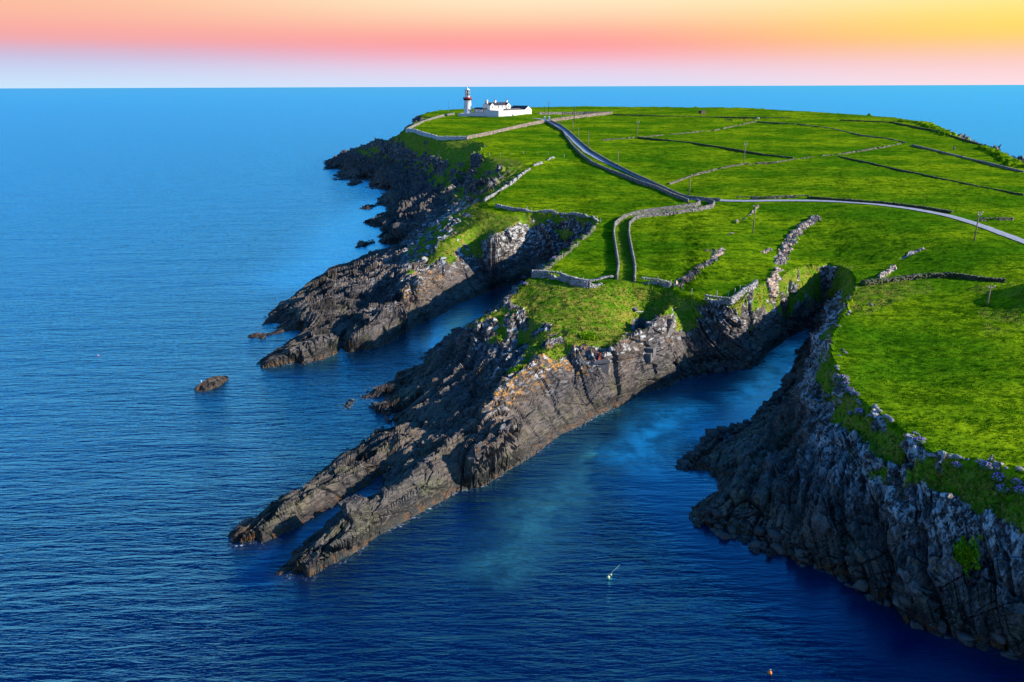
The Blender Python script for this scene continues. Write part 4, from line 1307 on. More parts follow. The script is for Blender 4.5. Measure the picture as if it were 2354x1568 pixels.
def opening(parent, x, y, z, w, h, rz, name='window', glass=None, frame=True, sill=True):
    """a window or door on a wall: dark leaf set in a frame that stands proud; normal points along local -y turned by rz"""
    ca, sa = math.cos(rz), math.sin(rz)
    f = MB()
    t = 0.10
    for cx, cz, bw, bh in ((-w / 2, 0, t, h), (w / 2, 0, t, h), (0, h / 2, w + t, t), (0, -h / 2, w + t, t)):
        f.box((cx, 0, cz), (bw, 0.16, bh))
    if name == 'window':
        f.box((0, 0, 0), (w, 0.10, 0.05)).box((0, 0, 0), (0.05, 0.11, h))
    o = f.build(name, m_frame, parent)
    o.location = (x, y, z); o.rotation_euler = (0, 0, rz)
    g = MB().box((0, 0.02, 0), (w, 0.08, h)).build('pane' if name == 'window' else 'door_leaf', glass or m_glass, o)
    if sill and name == 'window':
        MB().box((0, -0.06, -h / 2 - 0.08), (w + 0.3, 0.22, 0.09)).build('sill', m_frame, o)
    return o


# tower openings (angles in local axes; local -y is the shaded front-left, +x the sunlit right)
for (px, py, w, h, nm) in ((1074.3, 231.5, 0.8, 1.7, 'window'), (1063, 244.7, 0.75, 1.6, 'window'), (1075, 254.8, 1.6, 2.6, 'door')):
    zz = zof(px, py, TP, TQ) - tz0
    rr = rb + (rt - rb) * zz / zg0 + 0.02
    off = (px - 1069.4) * 0.324 / rr
    wa = -math.pi / 2 + math.asin(max(-0.99, min(0.99, off)))          # world angle of the outward normal
    la = wa - ROT
    opening(lh, rr * math.cos(la), rr * math.sin(la), zz, w, h, la + math.pi / 2, nm, m_door if nm == 'door' else None)
tag(lh, 'white round lighthouse tower with red gallery and white lantern', 'lighthouse', kind='thing')


def gable_house(root, lx, ly, w, d, he, hr, along_x, wall_m, roof_m, base=-2.5, over=0.25, roof_name='roof'):
    """walls with gables and a two-slope roof; footprint centred on (lx, ly), w along x, d along y"""
    m = MB()
    if along_x:
        v = [(-w / 2, -d / 2), (w / 2, -d / 2), (w / 2, d / 2), (-w / 2, d / 2)]
        pts = [(lx + a, ly + b_, base) for a, b_ in v] + [(lx + a, ly + b_, he) for a, b_ in v] + [(lx - w / 2, ly, hr), (lx + w / 2, ly, hr)]
        m.add(pts, [(0, 1, 5, 4), (2, 3, 7, 6), (1, 2, 6, 9, 5), (3, 0, 4, 8, 7), (3, 2, 1, 0)])
    else:
        v = [(-w / 2, -d / 2), (w / 2, -d / 2), (w / 2, d / 2), (-w / 2, d / 2)]
        pts = [(lx + a, ly + b_, base) for a, b_ in v] + [(lx + a, ly + b_, he) for a, b_ in v] + [(lx, ly - d / 2, hr), (lx, ly + d / 2, hr)]
        m.add(pts, [(0, 1, 5, 8, 4), (2, 3, 7, 9, 6), (1, 2, 6, 5), (3, 0, 4, 7), (3, 2, 1, 0)])
    m.build('wall', wall_m, root)
    r = MB()
    run = (d if along_x else w) / 2
    sl = (hr - he) / run
    t = 0.14
    L_ = (w if along_x else d) / 2 + over * 0.5
    ex = run + over
    for s_ in (-1, 1):
        prof = [(0, hr + t), (s_ * ex, hr + t - sl * ex), (s_ * ex, hr - sl * ex + 0.02), (0, hr + 0.02)]
        vs = []
        for e in (-L_, L_):
            for a, z in prof:
                vs.append((lx + e, ly + a, z) if along_x else (lx + a, ly + e, z))
        r.add(vs, [(0, 1, 2, 3), (7, 6, 5, 4), (0, 4, 5, 1), (1, 5, 6, 2), (2, 6, 7, 3), (3, 7, 4, 0)])
    ro = r.build(roof_name, roof_m, root)
    rid = MB()
    rid.box((lx, ly, hr + t + 0.03), ((2 * L_, 0.3, 0.12) if along_x else (0.3, 2 * L_, 0.12))).build('ridge', m_grey, ro)
    return ro


def chimney(root, roof, x, y, z0, z1, w, d, pots):
    c = MB().box((x, y, (z0 + z1) / 2), (w, d, z1 - z0)).box((x, y, z1 - 0.12), (w + 0.25, d + 0.25, 0.2)).build('chimney', m_white, roof)
    for i in range(pots):
        MB().lathe([(0.16, z1), (0.19, z1 + 0.5), (0.13, z1 + 0.75)], 8, (x + (i - (pots - 1) / 2) * 0.0, y + (i - (pots - 1) / 2) * 0.6)).build('chimney_pot', m_brick, roof)


# keepers' house
hp, hq = 20.0, 12.0
hw_, hd_ = 6.6, 25.5
hc = lot(hp + hw_ / 2, hq + hd_ / 2)
zb_ = CMP_Z
h_e = zof(1147.5, 242.5, hp, hq + 8) - zb_
h_r = zof(1140, 236.0, hp + hw_ / 2, hq + 8) - zb_
kh = empty('keepers_house', (hc[0], hc[1], zb_), ROT)
ro = gable_house(kh, 0, 0, hw_, hd_, h_e, h_r, False, m_white, m_slate)
for yq in (-hd_ / 2 + 3.1, hd_ / 2 - 3.1):            # two gabled bays on the sunlit front
    bm_ = MB()
    bw = 5.0
    bz = h_r - 0.35
    x0, x1 = 0.2, hw_ / 2 + 0.55
    bm_.add([(x0, yq - bw / 2, -2.5), (x1, yq - bw / 2, -2.5), (x1, yq + bw / 2, -2.5), (x0, yq + bw / 2, -2.5),
             (x0, yq - bw / 2, h_e - 0.1), (x1, yq - bw / 2, h_e - 0.1), (x1, yq + bw / 2, h_e - 0.1), (x0, yq + bw / 2, h_e - 0.1), (x0, yq, bz), (x1, yq, bz)],
            [(0, 1, 5, 4), (1, 2, 6, 9, 5), (2, 3, 7, 6), (3, 0, 4, 8, 7)])
    bay = bm_.build('gabled_bay', m_white, kh)
    rf_ = MB()
    for s_ in (-1, 1):
        vs = []
        for e in (x0 - 0.8, x1 + 0.12):
            for a, z in ((0, bz + 0.14), (s_ * (bw / 2 + 0.2), h_e - 0.1), (s_ * (bw / 2 + 0.2), h_e - 0.24), (0, bz + 0.01)):
                vs.append((e, yq + a, z))
        rf_.add(vs, [(0, 1, 2, 3), (7, 6, 5, 4), (0, 4, 5, 1), (1, 5, 6, 2), (2, 6, 7, 3), (3, 7, 4, 0)])
    rf_.build('bay_roof', m_slate, bay)
    opening(kh, x1 + 0.02, yq, h_e - 1.1, 1.1, 1.7, math.pi / 2)
for yq, w, h in ((-5.4, 0.8, 1.3), (-1.9, 1.2, 1.7), (2.6, 1.2, 1.7), (5.9, 0.8, 1.3)):
    opening(kh, hw_ / 2 + 0.02, yq, h_e - 1.2, w, h, math.pi / 2)
opening(kh, hw_ / 2 + 0.02, 0.3, 1.1, 1.2, 2.3, math.pi / 2, 'door', m_door)
chimney(kh, ro, 0, -hd_ / 2 + 0.55, h_r - 1.2, h_r + 2.1, 2.3, 1.1, 0)
chimney(kh, ro, 0, -2.0, h_r - 0.6, h_r + 1.6, 1.0, 1.5, 3)
chimney(kh, ro, 0, hd_ / 2 - 0.8, h_r - 0.6, h_r + 1.5, 1.0, 1.2, 2)
tag(kh, 'white two-storey keepers house with slate roof, gabled bays and chimneys', 'house', kind='thing')

# slate-roofed store at the right end
sp0 = lot(8.0, 35.5)
sz_e = zof(1210, 252.2, 0.4, 31.6) - zb_
sz_r = zof(1217, 244.0, 0.4, 35.5) - zb_
st = empty('store_building', (sp0[0], sp0[1], zb_), ROT)
gable_house(st, 0.0, 0, 15.2, 8.2, sz_e, sz_r, True, m_white, m_slate)
opening(st, 0, -4.12, 1.4, 1.1, 2.2, 0.0, 'door', m_door)
tag(st, 'white store with dark slate roof at the right end of the compound', 'building', kind='thing')

# low range between the tower and the house
lp_ = lot(28.5, 13.0)
lz = zof(1092, 251.5, 28.5, 10.5) - zb_
lr_ = zof(1092, 248.0, 28.5, 13) - zb_
lo = empty('low_range', (lp_[0], lp_[1], zb_), ROT)
gable_house(lo, 0, 0, 13.0, 4.6, lz, lr_, True, m_white, m_slate)
for x in (-5.2, -1.2, 4.0):
    opening(lo, x, -2.32, lz - 1.35, 0.9 if x != -1.2 else 0.7, 1.9 if x != -1.2 else 1.1, 0.0, 'door' if x != -1.2 else 'window', m_door if x != -1.2 else None)
tag(lo, 'low white range with dark roof between tower and house', 'building', kind='thing')

# lean-to shed along the sunlit yard wall
lt = lot(2.6, 20.0)
tz_ = zof(1150, 250.5, 3, 14) - zb_
ls = empty('lean_to_shed', (lt[0], lt[1], zb_), ROT)
MB().add([(-2.2, -9, -2), (2.2, -9, -2), (2.2, 9, -2), (-2.2, 9, -2), (-2.2, -9, tz_ - 0.1), (2.2, -9, tz_ - 0.9), (2.2, 9, tz_ - 0.9), (-2.2, 9, tz_ - 0.1)],
         [(0, 1, 5, 4), (1, 2, 6, 5), (2, 3, 7, 6), (3, 0, 4, 7)]).build('wall', m_white, ls)
MB().add([(-2.4, -9.2, tz_ - 0.06), (2.35, -9.2, tz_ - 0.92), (2.35, 9.2, tz_ - 0.92), (-2.4, 9.2, tz_ - 0.06), (-2.4, -9.2, tz_ + 0.08), (2.35, -9.2, tz_ - 0.78), (2.35, 9.2, tz_ - 0.78), (-2.4, 9.2, tz_ + 0.08)],
         [(3, 2, 1, 0), (4, 5, 6, 7), (0, 1, 5, 4), (1, 2, 6, 5), (2, 3, 7, 6), (3, 0, 4, 7)]).build('roof', m_grey, ls)
tag(ls, 'lean-to with weathered grey roof behind the sunlit compound wall', 'shed', kind='thing')

# compound walls: sloped tops, a gate door, coping
def yard_wall(label, stretches, name='compound_wall', dark_cope=True):
    a = stretches[0]
    r0 = lot(a[0], a[1])
    r = empty(name, (r0[0], r0[1], zb_), ROT)
    w_ = MB(); c_ = MB()
    for p0, q0, p1, q1, z0, z1 in stretches:
        A_ = (-(p0 - a[0]), q0 - a[1]); B_2 = (-(p1 - a[0]), q1 - a[1])
        dx, dy_ = B_2[0] - A_[0], B_2[1] - A_[1]
        ln_ = math.hypot(dx, dy_); nx, ny = -dy_ / ln_ * 0.25, dx / ln_ * 0.25
        v = []
        for (x, y), z in ((A_, z0), (B_2, z1)):
            v += [(x - nx, y - ny, -3), (x + nx, y + ny, -3), (x + nx, y + ny, z), (x - nx, y - ny, z)]
        w_.add(v, [(0, 1, 2, 3), (7, 6, 5, 4), (0, 4, 5, 1), (1, 5, 6, 2), (2, 6, 7, 3), (3, 7, 4, 0)])
        v = []
        for (x, y), z in ((A_, z0), (B_2, z1)):
            v += [(x - nx * 1.5, y - ny * 1.5, z + 0.004), (x + nx * 1.5, y + ny * 1.5, z + 0.004), (x + nx * 1.5, y + ny * 1.5, z + 0.16), (x - nx * 1.5, y - ny * 1.5, z + 0.16)]
        c_.add(v, [(0, 1, 2, 3), (7, 6, 5, 4), (0, 4, 5, 1), (1, 5, 6, 2), (2, 6, 7, 3), (3, 7, 4, 0)])
    w_.build('wall_face', m_white, r)
    c_.build('coping', m_grey if dark_cope else m_white, r)
    tag(r, label, 'wall', 'walls of the lighthouse compound', 'thing')
    return r


zA = zof(1085, 259.0, 24, 0) - zb_
zB1 = zof(1112, 253.5, 13, 0) - zb_
zB = zof(1146, 255.2, 0, 0) - zb_
yard_wall('white wall of the compound facing left in blue shade', [(25.5, 0, 13.6, 0, zA, zA), (13.5, 0, 0, 0, zB1, zB)])
zC = zof(1205, 252.3, 0, 31) - zb_
yw = yard_wall('white sunlit wall of the compound facing right with a small door', [(0, 0.3, 0, 31.2, zB, zC)])
opening(yw, 0.27, 15.6, 0.2, 1.5, 2.4, math.pi / 2, 'door', m_door)
zT = zof(1047.6, 261.2, 41, 0) - zb_
tp = yard_wall('low white parapet around the tower terrace at the left', [(41.5, 0, 25.7, 0, zT, zT), (41.5, 0.3, 41.5, 9.5, zT, zT), (25.6, 0.3, 25.6, 6.0, zT + 0.5, zT + 0.5)], dark_cope=False)
r0 = lot(33.5, 5.0)
tr = MB().box((0, 0, 0), (15.4, 9.3, 3.0)).build('tower_terrace', m_conc)
tr.location = (r0[0], r0[1], min(tz0, zb_ + zT) - 1.55); tr.rotation_euler = (0, 0, ROT)
tag(tr, 'grey paved terrace under the lighthouse tower inside the parapet', 'terrace', kind='thing')

# drive from the gate to the sunlit wall
drive = np.array([land_point(1258, 277), land_point(1235, 273), land_point(1200, 271), land_point(1165, 268.8), lot(-3, 12)])
ribbon('drive', drive, 2.6, 0.12, m_road, 0.1)
bpy.data.objects['drive']['label'] = 'grey drive from the gate to the compound'

# far hut
q = land_point(1613, 262.5)
hz = float(at_depth(1613, 262.5, q[1])[2])
hu = empty('lookout_hut', (q[0], q[1], hz), 0.5)
m_hut = plain('dark hut wall', (0.12, 0.075, 0.06), 0.85, 0.4)
MB().box((0, 0, 0.7), (4.2, 3.4, 3.4)).build('wall', m_hut, hu)
MB().box((0, 0, 2.49), (4.7, 3.9, 0.16)).build('roof', m_slate, hu)
MB().box((0.4, -1.74, 0.7), (0.9, 0.06, 1.9)).build('door', m_door, hu)
MB().tube([(0.8, 0, 2.5), (0.8, 0, 5.2)], 0.07, 5).build('mast', m_slate, hu)
tag(hu, 'small dark hut with a mast alone on the far skyline', 'hut', kind='thing')

# ------------------------------------------------------------------ poles
m_wood = plain('weathered pole', (0.22, 0.17, 0.115), 0.85, 0.35, 3.0)
m_dwood = plain('tarred pole', (0.055, 0.045, 0.04), 0.8, 0.35, 3.0)
m_ins = plain('pale insulator', (0.62, 0.62, 0.60), 0.4, 0.1)
POLES = [
    ((1583.6, 446), 404, 'wood', 0, 'bare wooden pole just above the road junction'),
    ((1730, 536), 472, 'wood', 1, 'wooden pole standing in the rocky field below the road'),
    ((1464, 318), 279.5, 'wood', 2, 'wooden pole with cross arms where two field walls meet'),
    ((1419.5, 381), 346, 'wood', 0, 'wooden pole behind the road wall at mid slope'),
    ((1709, 375.5), 329, 'wood', 2, 'wooden pole with cross arms in the middle fields'),
    ((2238, 557), 487, 'wood', 2, 'tall wooden pole with cross arms beside the road bend at right'),
    ((1289.5, 285), 264, 'wood', 0, 'thin pole just inside the gate wall'),
    ((1316, 304), 277.5, 'wood', 0, 'pole beside the upper bend of the lighthouse road'),
    ((1328.7, 320), 292, 'wood', 0, 'second pole down the lighthouse road from the gate'),
    ((1351.5, 343), 301, 'wood', 0, 'tall slim pole on the inland side of the lighthouse road'),
    ((1319.2, 281), 248, 'dark', 1, 'dark pole rising above the skyline over the road'),
    ((1261, 263), 234.5, 'dark', 2, 'dark pole with cross arm right of the compound'),
    ((1251, 262.5), 243.7, 'dark', 0, 'short dark pole next to the compound store'),
    ((2268, 703), 662, 'wood', 1, 'short grey pole beside the mound in the near right field'),
]
for (px, py), ty, mk, arms, lb in POLES:
    q = land_point(px, py)
    gz = float(ground(q[0], q[1]))
    d_ = at_depth(px, ty, q[1])
    hp_ = float(np.clip(d_[2] - gz, 4, 13))
    r = empty('utility_pole', (q[0], q[1], gz))
    dist_ = math.hypot(q[0], q[1])
    rad = 0.11 + 0.00022 * dist_
    MB().tube([(0, 0, -1.0), (0, 0, hp_)], rad * 1.15, 8, rad * 0.8).build('shaft', m_wood if mk == 'wood' else m_dwood, r)
    if arms:
        for i in range(arms):
            z_ = hp_ - 0.25 - 0.6 * i
            arm = MB().box((0, -rad - 0.05, z_), (1.9 - 0.4 * i, 0.12, 0.13)).build('cross_arm', m_wood if mk == 'wood' else m_dwood, r)
            arm.rotation_euler = (0, 0, 0.0)
            for x in (-0.8 + 0.2 * i, 0.8 - 0.2 * i):
                MB().lathe([(0.09, z_ + 0.065), (0.13, z_ + 0.18), (0.08, z_ + 0.32)], 8, (x, -rad - 0.05)).build('insulator', m_ins, arm)
    r.rotation_euler = (0, 0, 0.35)
    tag(r, lb, 'pole', 'wooden poles of the headland', 'thing')
q = land_point(1031.2, 267)
fp = empty('flagpole', (q[0], q[1], float(ground(q[0], q[1]))))
fh = float(at_depth(1031, 233, q[1])[2]) - float(ground(q[0], q[1]))
MB().tube([(0, 0, -1), (0, 0, fh)], 0.16, 8, 0.10).build('shaft', m_frame, fp)
MB().lathe([(0.05, fh), (0.22, fh + 0.14), (0.22, fh + 0.24), (0.05, fh + 0.4)], 8).build('finial', m_frame, fp)
tag(fp, 'slim white flagpole on the skyline left of the tower', 'flagpole', kind='thing')

# ------------------------------------------------------------------ cliff steps and landing
m_step = plain('worn stone tread', (0.13, 0.125, 0.12), 0.9, 0.45, 2.0, bmp=0.05)
sa, sb = land_point(1538, 740), land_point(1500, 796)
a3 = np.array([sa[0], sa[1], max(sa[2], 9.2)]); b3 = np.array([sb[0], sb[1], min(sb[2], 3.6)])
nst = 26
dirv = b3 - a3; yaw = math.atan2(dirv[1], dirv[0])
sroot = empty('cliff_steps', a3)
for i in range(nst):
    c = dirv * (i / (nst - 1))
    st_ = MB().box((0, 0, 0), (0.62, 1.5 + random.Random(i).uniform(-0.12, 0.2), 0.34)).mesh('step', m_step) if i < 3 else st_
    rr_ = random.Random(50 + i)
    link('step', st_, sroot, (c[0] + rr_.uniform(-0.04, 0.04), c[1] + rr_.uniform(-0.04, 0.04), c[2] + 0.55), (rr_.uniform(-0.03, 0.03), rr_.uniform(-0.03, 0.03), yaw + rr_.uniform(-0.04, 0.04)))
# rubble bed that carries the treads
nx_, ny_ = -math.sin(yaw), math.cos(yaw)
bd = MB(); v = []
for t in (0, 1):
    e = dirv * t
    for s_ in (-0.75, 0.75):
        v += [(e[0] + nx_ * s_, e[1] + ny_ * s_, e[2] + 0.36), (e[0] + nx_ * s_ * 1.3, e[1] + ny_ * s_ * 1.3, e[2] - 3.0)]
bd.add(v, [(0, 4, 6, 2), (0, 1, 5, 4), (2, 6, 7, 3), (0, 2, 3, 1), (4, 5, 7, 6)]).build('rubble_bed', m_step, sroot)
tag(sroot, 'narrow dark stone steps cut down the cliff to the cove', 'steps', kind='thing')
# pale side wall of the steps
wl = [(a3 + dirv * t + np.array([-nx_ * 1.15, -ny_ * 1.15, 0])) if (nx_ > 0) else (a3 + dirv * t + np.array([nx_ * 1.15, ny_ * 1.15, 0])) for t in np.linspace(-0.18, 0.92, 12)]
wl = np.array(wl)
pr = empty('step_parapet', wl[0])
prt = []
for c in range(2):
    x, y, tg, tot = along(wl, 0.5)
    tpar = np.linspace(0, 1, len(x))
    z = np.interp(tpar, np.linspace(0, 1, len(wl)), wl[:, 2]) + 0.1 + 0.3 * c
    M = len(x)
    prt.append(blocks(np.stack([x, y, z], 1) - wl[0], tg, np.stack([np.full(M, 0.5), np.full(M, 0.55), np.full(M, 0.34)], 1) * RN.uniform(0.85, 1.15, (M, 3)), 0.15))
o = link('stonework', block_mesh('step_parapet', prt, MAT['ruin']), pr); o['kind'] = 'stuff'
tag(pr, 'pale stone parapet climbing beside the cliff steps', 'parapet', kind='thing')
# landing ledges below the steps
for (px, py), sz, lb in (((1494, 803), (2.4, 1.9, 0.5), 'upper dark landing slab at the foot of the cliff steps'), ((1487, 815), (2.6, 2.2, 0.5), 'lower landing slab streaked with green weed below the steps')):
    q = land_point(px, py)
    b_ = MB().box((0, 0, -0.2), (sz[0], sz[1], sz[2] + 1.2)).box((0.1, 0.05, 0.45), (sz[0] * 0.92, sz[1] * 0.9, 0.08))
    o = b_.build('landing_slab', m_step); o.location = (q[0], q[1], q[2] - 0.15); o.rotation_euler = (0.04, -0.03, yaw + 0.1)
    tag(o, lb, 'slab', 'landing slabs under the steps', 'thing')

# concrete platform with its red winch and rusty boom
q = land_point(1383, 832)
q = np.array([q[0] - 0.3, q[1] + 0.4, q[2] + 0.1])
m_dconc = plain('dark wet concrete', (0.10, 0.10, 0.105), 0.85, 0.4, 1.0, bmp=0.03)
pl = empty('landing_platform', q, 0.25)
MB().box((0, 0, 0), (3.2, 2.2, 0.4)).build('deck', m_dconc, pl)
MB().box((1.65, 0, 0.02), (0.1, 2.2, 0.36)).build('white_edge', m_frame, pl)
MB().box((0, 0.1, -1.9), (2.9, 1.9, 3.4)).build('pier', m_dconc, pl)
tag(pl, 'concrete landing platform with white edge on the rock crest', 'platform', kind='thing')
m_rust = plain('rusty red iron', (0.22, 0.035, 0.028), 0.7, 0.45, 4.0)
m_rst2 = plain('brown rusty steel', (0.16, 0.075, 0.04), 0.8, 0.4, 4.0)
wq = q + np.array([-0.3, 0.5, 0.225])
wi = empty('winch', wq, 0.75)
for y in (-0.5, 0.5):
    MB().add([(-0.7, y - 0.05, 0), (0.7, y - 0.05, 0), (0.12, y - 0.05, 1.2), (-0.12, y - 0.05, 1.2), (-0.7, y + 0.05, 0), (0.7, y + 0.05, 0), (0.12, y + 0.05, 1.2), (-0.12, y + 0.05, 1.2)],
             [(0, 1, 2, 3), (7, 6, 5, 4), (0, 4, 5, 1), (1, 5, 6, 2), (2, 6, 7, 3), (3, 7, 4, 0)]).build('side_frame', m_rust, wi)
MB().tube([(0, -0.55, 0.75), (0, 0.55, 0.75)], 0.30, 12).build('drum', m_rust, wi)
MB().tube([(0.45 * math.cos(a), 0.62, 0.75 + 0.45 * math.sin(a)) for a in np.linspace(0, 2 * math.pi, 15)], 0.05, 5).build('gear_wheel', m_rust, wi)
MB().tube([(0, 0.66, 0.75), (0.0, 0.8, 0.75), (0.35, 0.8, 1.1), (0.35, 1.05, 1.1)], 0.04, 5).build('crank_handle', m_rust, wi)
tag(wi, 'rusty red hand winch on the concrete platform', 'winch', kind='thing')
b0 = land_point(1334, 757); b1 = wq + np.array([-0.9, 0.4, 0.2])
bo = empty('derrick_boom', b0)
MB().tube([(0, 0, 0.5), tuple((b1 - b0) * 0.5 + np.array([0, 0, 0.35])), tuple(b1 - b0)], 0.11, 7, 0.14).build('spar', m_rst2, bo)
MB().box(tuple(b1 - b0), (0.5, 0.4, 0.35), 0.4).build('heel_bracket', m_rst2, bo)
tag(bo, 'long brown rusty boom lying from scrub to winch', 'boom', kind='thing')
q = land_point(1468, 721)
bw_ = MB().box((0, 0, 0), (1.9, 0.28, 0.09)).box((0.2, 0, -0.08), (0.12, 0.24, 0.1)).box((-0.6, 0, -0.08), (0.12, 0.24, 0.1)).build('white_board', m_frame)
bw_.location = (q[0], q[1], q[2] + 0.42); bw_.rotation_euler = (0.05, 0.03, 0.12)
tag(bw_, 'white board lying on the scrub slope', 'board', kind='thing')

# ------------------------------------------------------------------ stones along the near right brow
def boulder_mesh(name, seed, m, flat=0.7):
    bm = bmesh.new()
    bmesh.ops.create_icosphere(bm, subdivisions=2, radius=0.5)
    rr = random.Random(seed)
    ax = [Vector((rr.uniform(-1, 1), rr.uniform(-1, 1), rr.uniform(-1, 1))).normalized() for _ in range(9)]
    cut = [rr.uniform(0.30, 0.46) for _ in ax]
    for v in bm.verts:
        for a, c in zip(ax, cut):
            d = v.co.dot(a)
            if d > c:
                v.co -= a * (d - c)
        v.co.z *= flat
    me = bpy.data.meshes.new(name)
    bm.to_mesh(me); bm.free()
    t = np.full(len(me.vertices), rr.uniform(0.2, 0.95))
    put_attr(me, 'tone', np.stack([t, t, t, np.ones_like(t)], -1))
    me.materials.append(m)
    return me


m_brow = stone_mat('brow stone', (0.075, 0.075, 0.08), (0.21, 0.20, 0.215), 0.7)
BM = [boulder_mesh('stone', i, m_brow) for i in range(5)]
m_dark = stone_mat('wet shore stone', (0.020, 0.019, 0.018), (0.075, 0.068, 0.062), 0.1)
BD = [boulder_mesh('shore_stone', 20 + i, m_dark) for i in range(5)]


def zq(pts):
    return [(1838.2 + 0.2198 * a, 804.2 + 0.2198 * b_) for a, b_ in pts]


ROWS = [
    ('row of pale stones of a ruined wall on the right brow above the cove', zq([(385, 185), (395, 210), (400, 275), (420, 300), (440, 320), (455, 345), (470, 370), (500, 385), (525, 425), (545, 450), (560, 475), (575, 500), (600, 525), (620, 550), (640, 575), (780, 600), (800, 620), (830, 645), (705, 700), (740, 690), (895, 700), (920, 715), (955, 745)])),
    ('short cluster of lilac-grey wall stones at the brow corner', zq([(1190, 880), (1215, 890), (1240, 900), (1210, 930), (1250, 960), (1285, 945), (1235, 990), (1260, 1060), (1240, 1085), (1165, 1095), (1140, 1120)])),
    ('row of half-buried stones along the near right field edge', zq([(1330, 1100), (1360, 1110), (1395, 1108), (1430, 1112), (1460, 1118), (1560, 1118), (1590, 1122), (1625, 1125), (1660, 1130), (1700, 1142), (1760, 1155), (1840, 1170), (1900, 1185), (1960, 1200), (1995, 1205), (2040, 1215), (2100, 1230), (2150, 1240), (2290, 1255)])),
    ('loose stones at the cliff edge above the narrow gully', [(1999, 700), (2003, 703), (1952, 718), (1948, 724), (1916, 748), (1930, 752), (1936, 805), (1942, 812), (1928, 820)]),
]
for lb, pts in ROWS:
    q0 = land_point(*pts[0])
    r = empty('ruined_wall', q0)
    for i, p_ in enumerate(pts):
        q = land_point(*p_)
        rr_ = random.Random(i * 7 + len(pts))
        s_ = rr_.uniform(0.45, 0.95)
        gz = float(ground(q[0], q[1]))
        link('stone', BM[i % 5], r, (q[0] - q0[0], q[1] - q0[1], gz - q0[2] + 0.16 * s_), (rr_.uniform(-0.3, 0.3), rr_.uniform(-0.3, 0.3), rr_.uniform(0, 6)), (s_ * 1.25, s_ * 0.95, s_))
    tag(r, lb, 'ruined wall', 'ruined wall stones along the cliff edge', 'thing')

# ------------------------------------------------------------------ sea pinks
m_thr = plain('lilac thrift flowers', (0.33, 0.20, 0.48), 0.8, 0.4, 6.0)
m_thl = plain('thrift leaves', (0.05, 0.10, 0.025), 0.85, 0.4, 5.0)


def cushion(seed):
    rr = random.Random(seed)
    lf_ = MB(); fl = MB()
    lf_.lathe([(0.62, -0.2), (0.60, 0.06), (0.42, 0.20), (0.16, 0.27), (0.02, 0.28)], 9)
    for _ in range(34):
        a = rr.uniform(0, 6.283); d = 0.56 * math.sqrt(rr.random())
        z = 0.30 - 0.42 * (d / 0.62) ** 2 + rr.uniform(0.0, 0.1)
        s = rr.uniform(0.06, 0.12)
        x, y = d * math.cos(a), d * math.sin(a)
        fl.add([(x + s, y, z), (x, y + s, z), (x - s, y, z), (x, y - s, z), (x, y, z + s), (x, y, z - s * 0.7)], [(0, 1, 4), (1, 2, 4), (2, 3, 4), (3, 0, 4), (1, 0, 5), (2, 1, 5), (3, 2, 5), (0, 3, 5)])
    return lf_.mesh('leaf_cushion', m_thl), fl.mesh('flowers', m_thr)


ORD = ['first', 'second', 'third', 'fourth', 'fifth', 'sixth', 'seventh', 'eighth']
CU = [cushion(i) for i in range(3)]
THR = ([((1298, 571), 1.5), ((1294, 577), 1.2), ((1276, 597), 1.7), ((1270, 600), 1.3), ((1281, 595), 1.2), ((1350, 540), 1.0)], 'lilac thrift cushion on the rubble wall edging the deep inlet'), \
      ([((1204, 640), 1.5), ((1199, 650), 1.2), ((1207, 655), 1.1)], 'lilac thrift cushion on the left shoulder of the scrub slope'), \
      (list(zip(zq([(455, 315), (480, 375), (520, 440), (585, 480), (630, 665), (530, 680), (290, 500)]), (1.5, 1.2, 1.3, 1.0, 1.4, 0.9, 0.8))), 'lilac thrift cushion among the brow stones above the cove'), \
      (list(zip(zq([(1240, 970), (1135, 1005), (1130, 1030), (1240, 1060)]), (1.3, 1.4, 1.1, 1.0))), 'lilac thrift cushion at the brow corner cluster of stones'), \
      (list(zip(zq([(1630, 1220), (1945, 1232), (2060, 1345), (2110, 1470), (2310, 1490), (2265, 1400), (2050, 1255)]), (1.0, 1.3, 1.5, 1.3, 1.3, 1.0, 0.9))), 'lilac thrift cushion on the bank at the right edge'), \
      ([((1458, 714), 1.2)], 'single lilac thrift cushion above the white board')
for lst, lb in THR:
    for i, (p_, s_) in enumerate(sorted(lst)):
        q = land_point(*p_)
        r = empty('thrift_cushion', (q[0], q[1], q[2] + 0.22), i * 1.7)
        l_, f_ = CU[i % 3]
        link('leaf_cushion', l_, r, scale=(s_, s_, s_)); link('flowers', f_, r, scale=(s_, s_, s_))['kind'] = 'stuff'
        tag(r, lb if len(lst) == 1 else ORD[i] + ' from the left, ' + lb, 'flower cushion', 'lilac thrift cushions' if len(lst) == 1 else lb.replace('lilac thrift cushion', 'thrift'), 'thing')

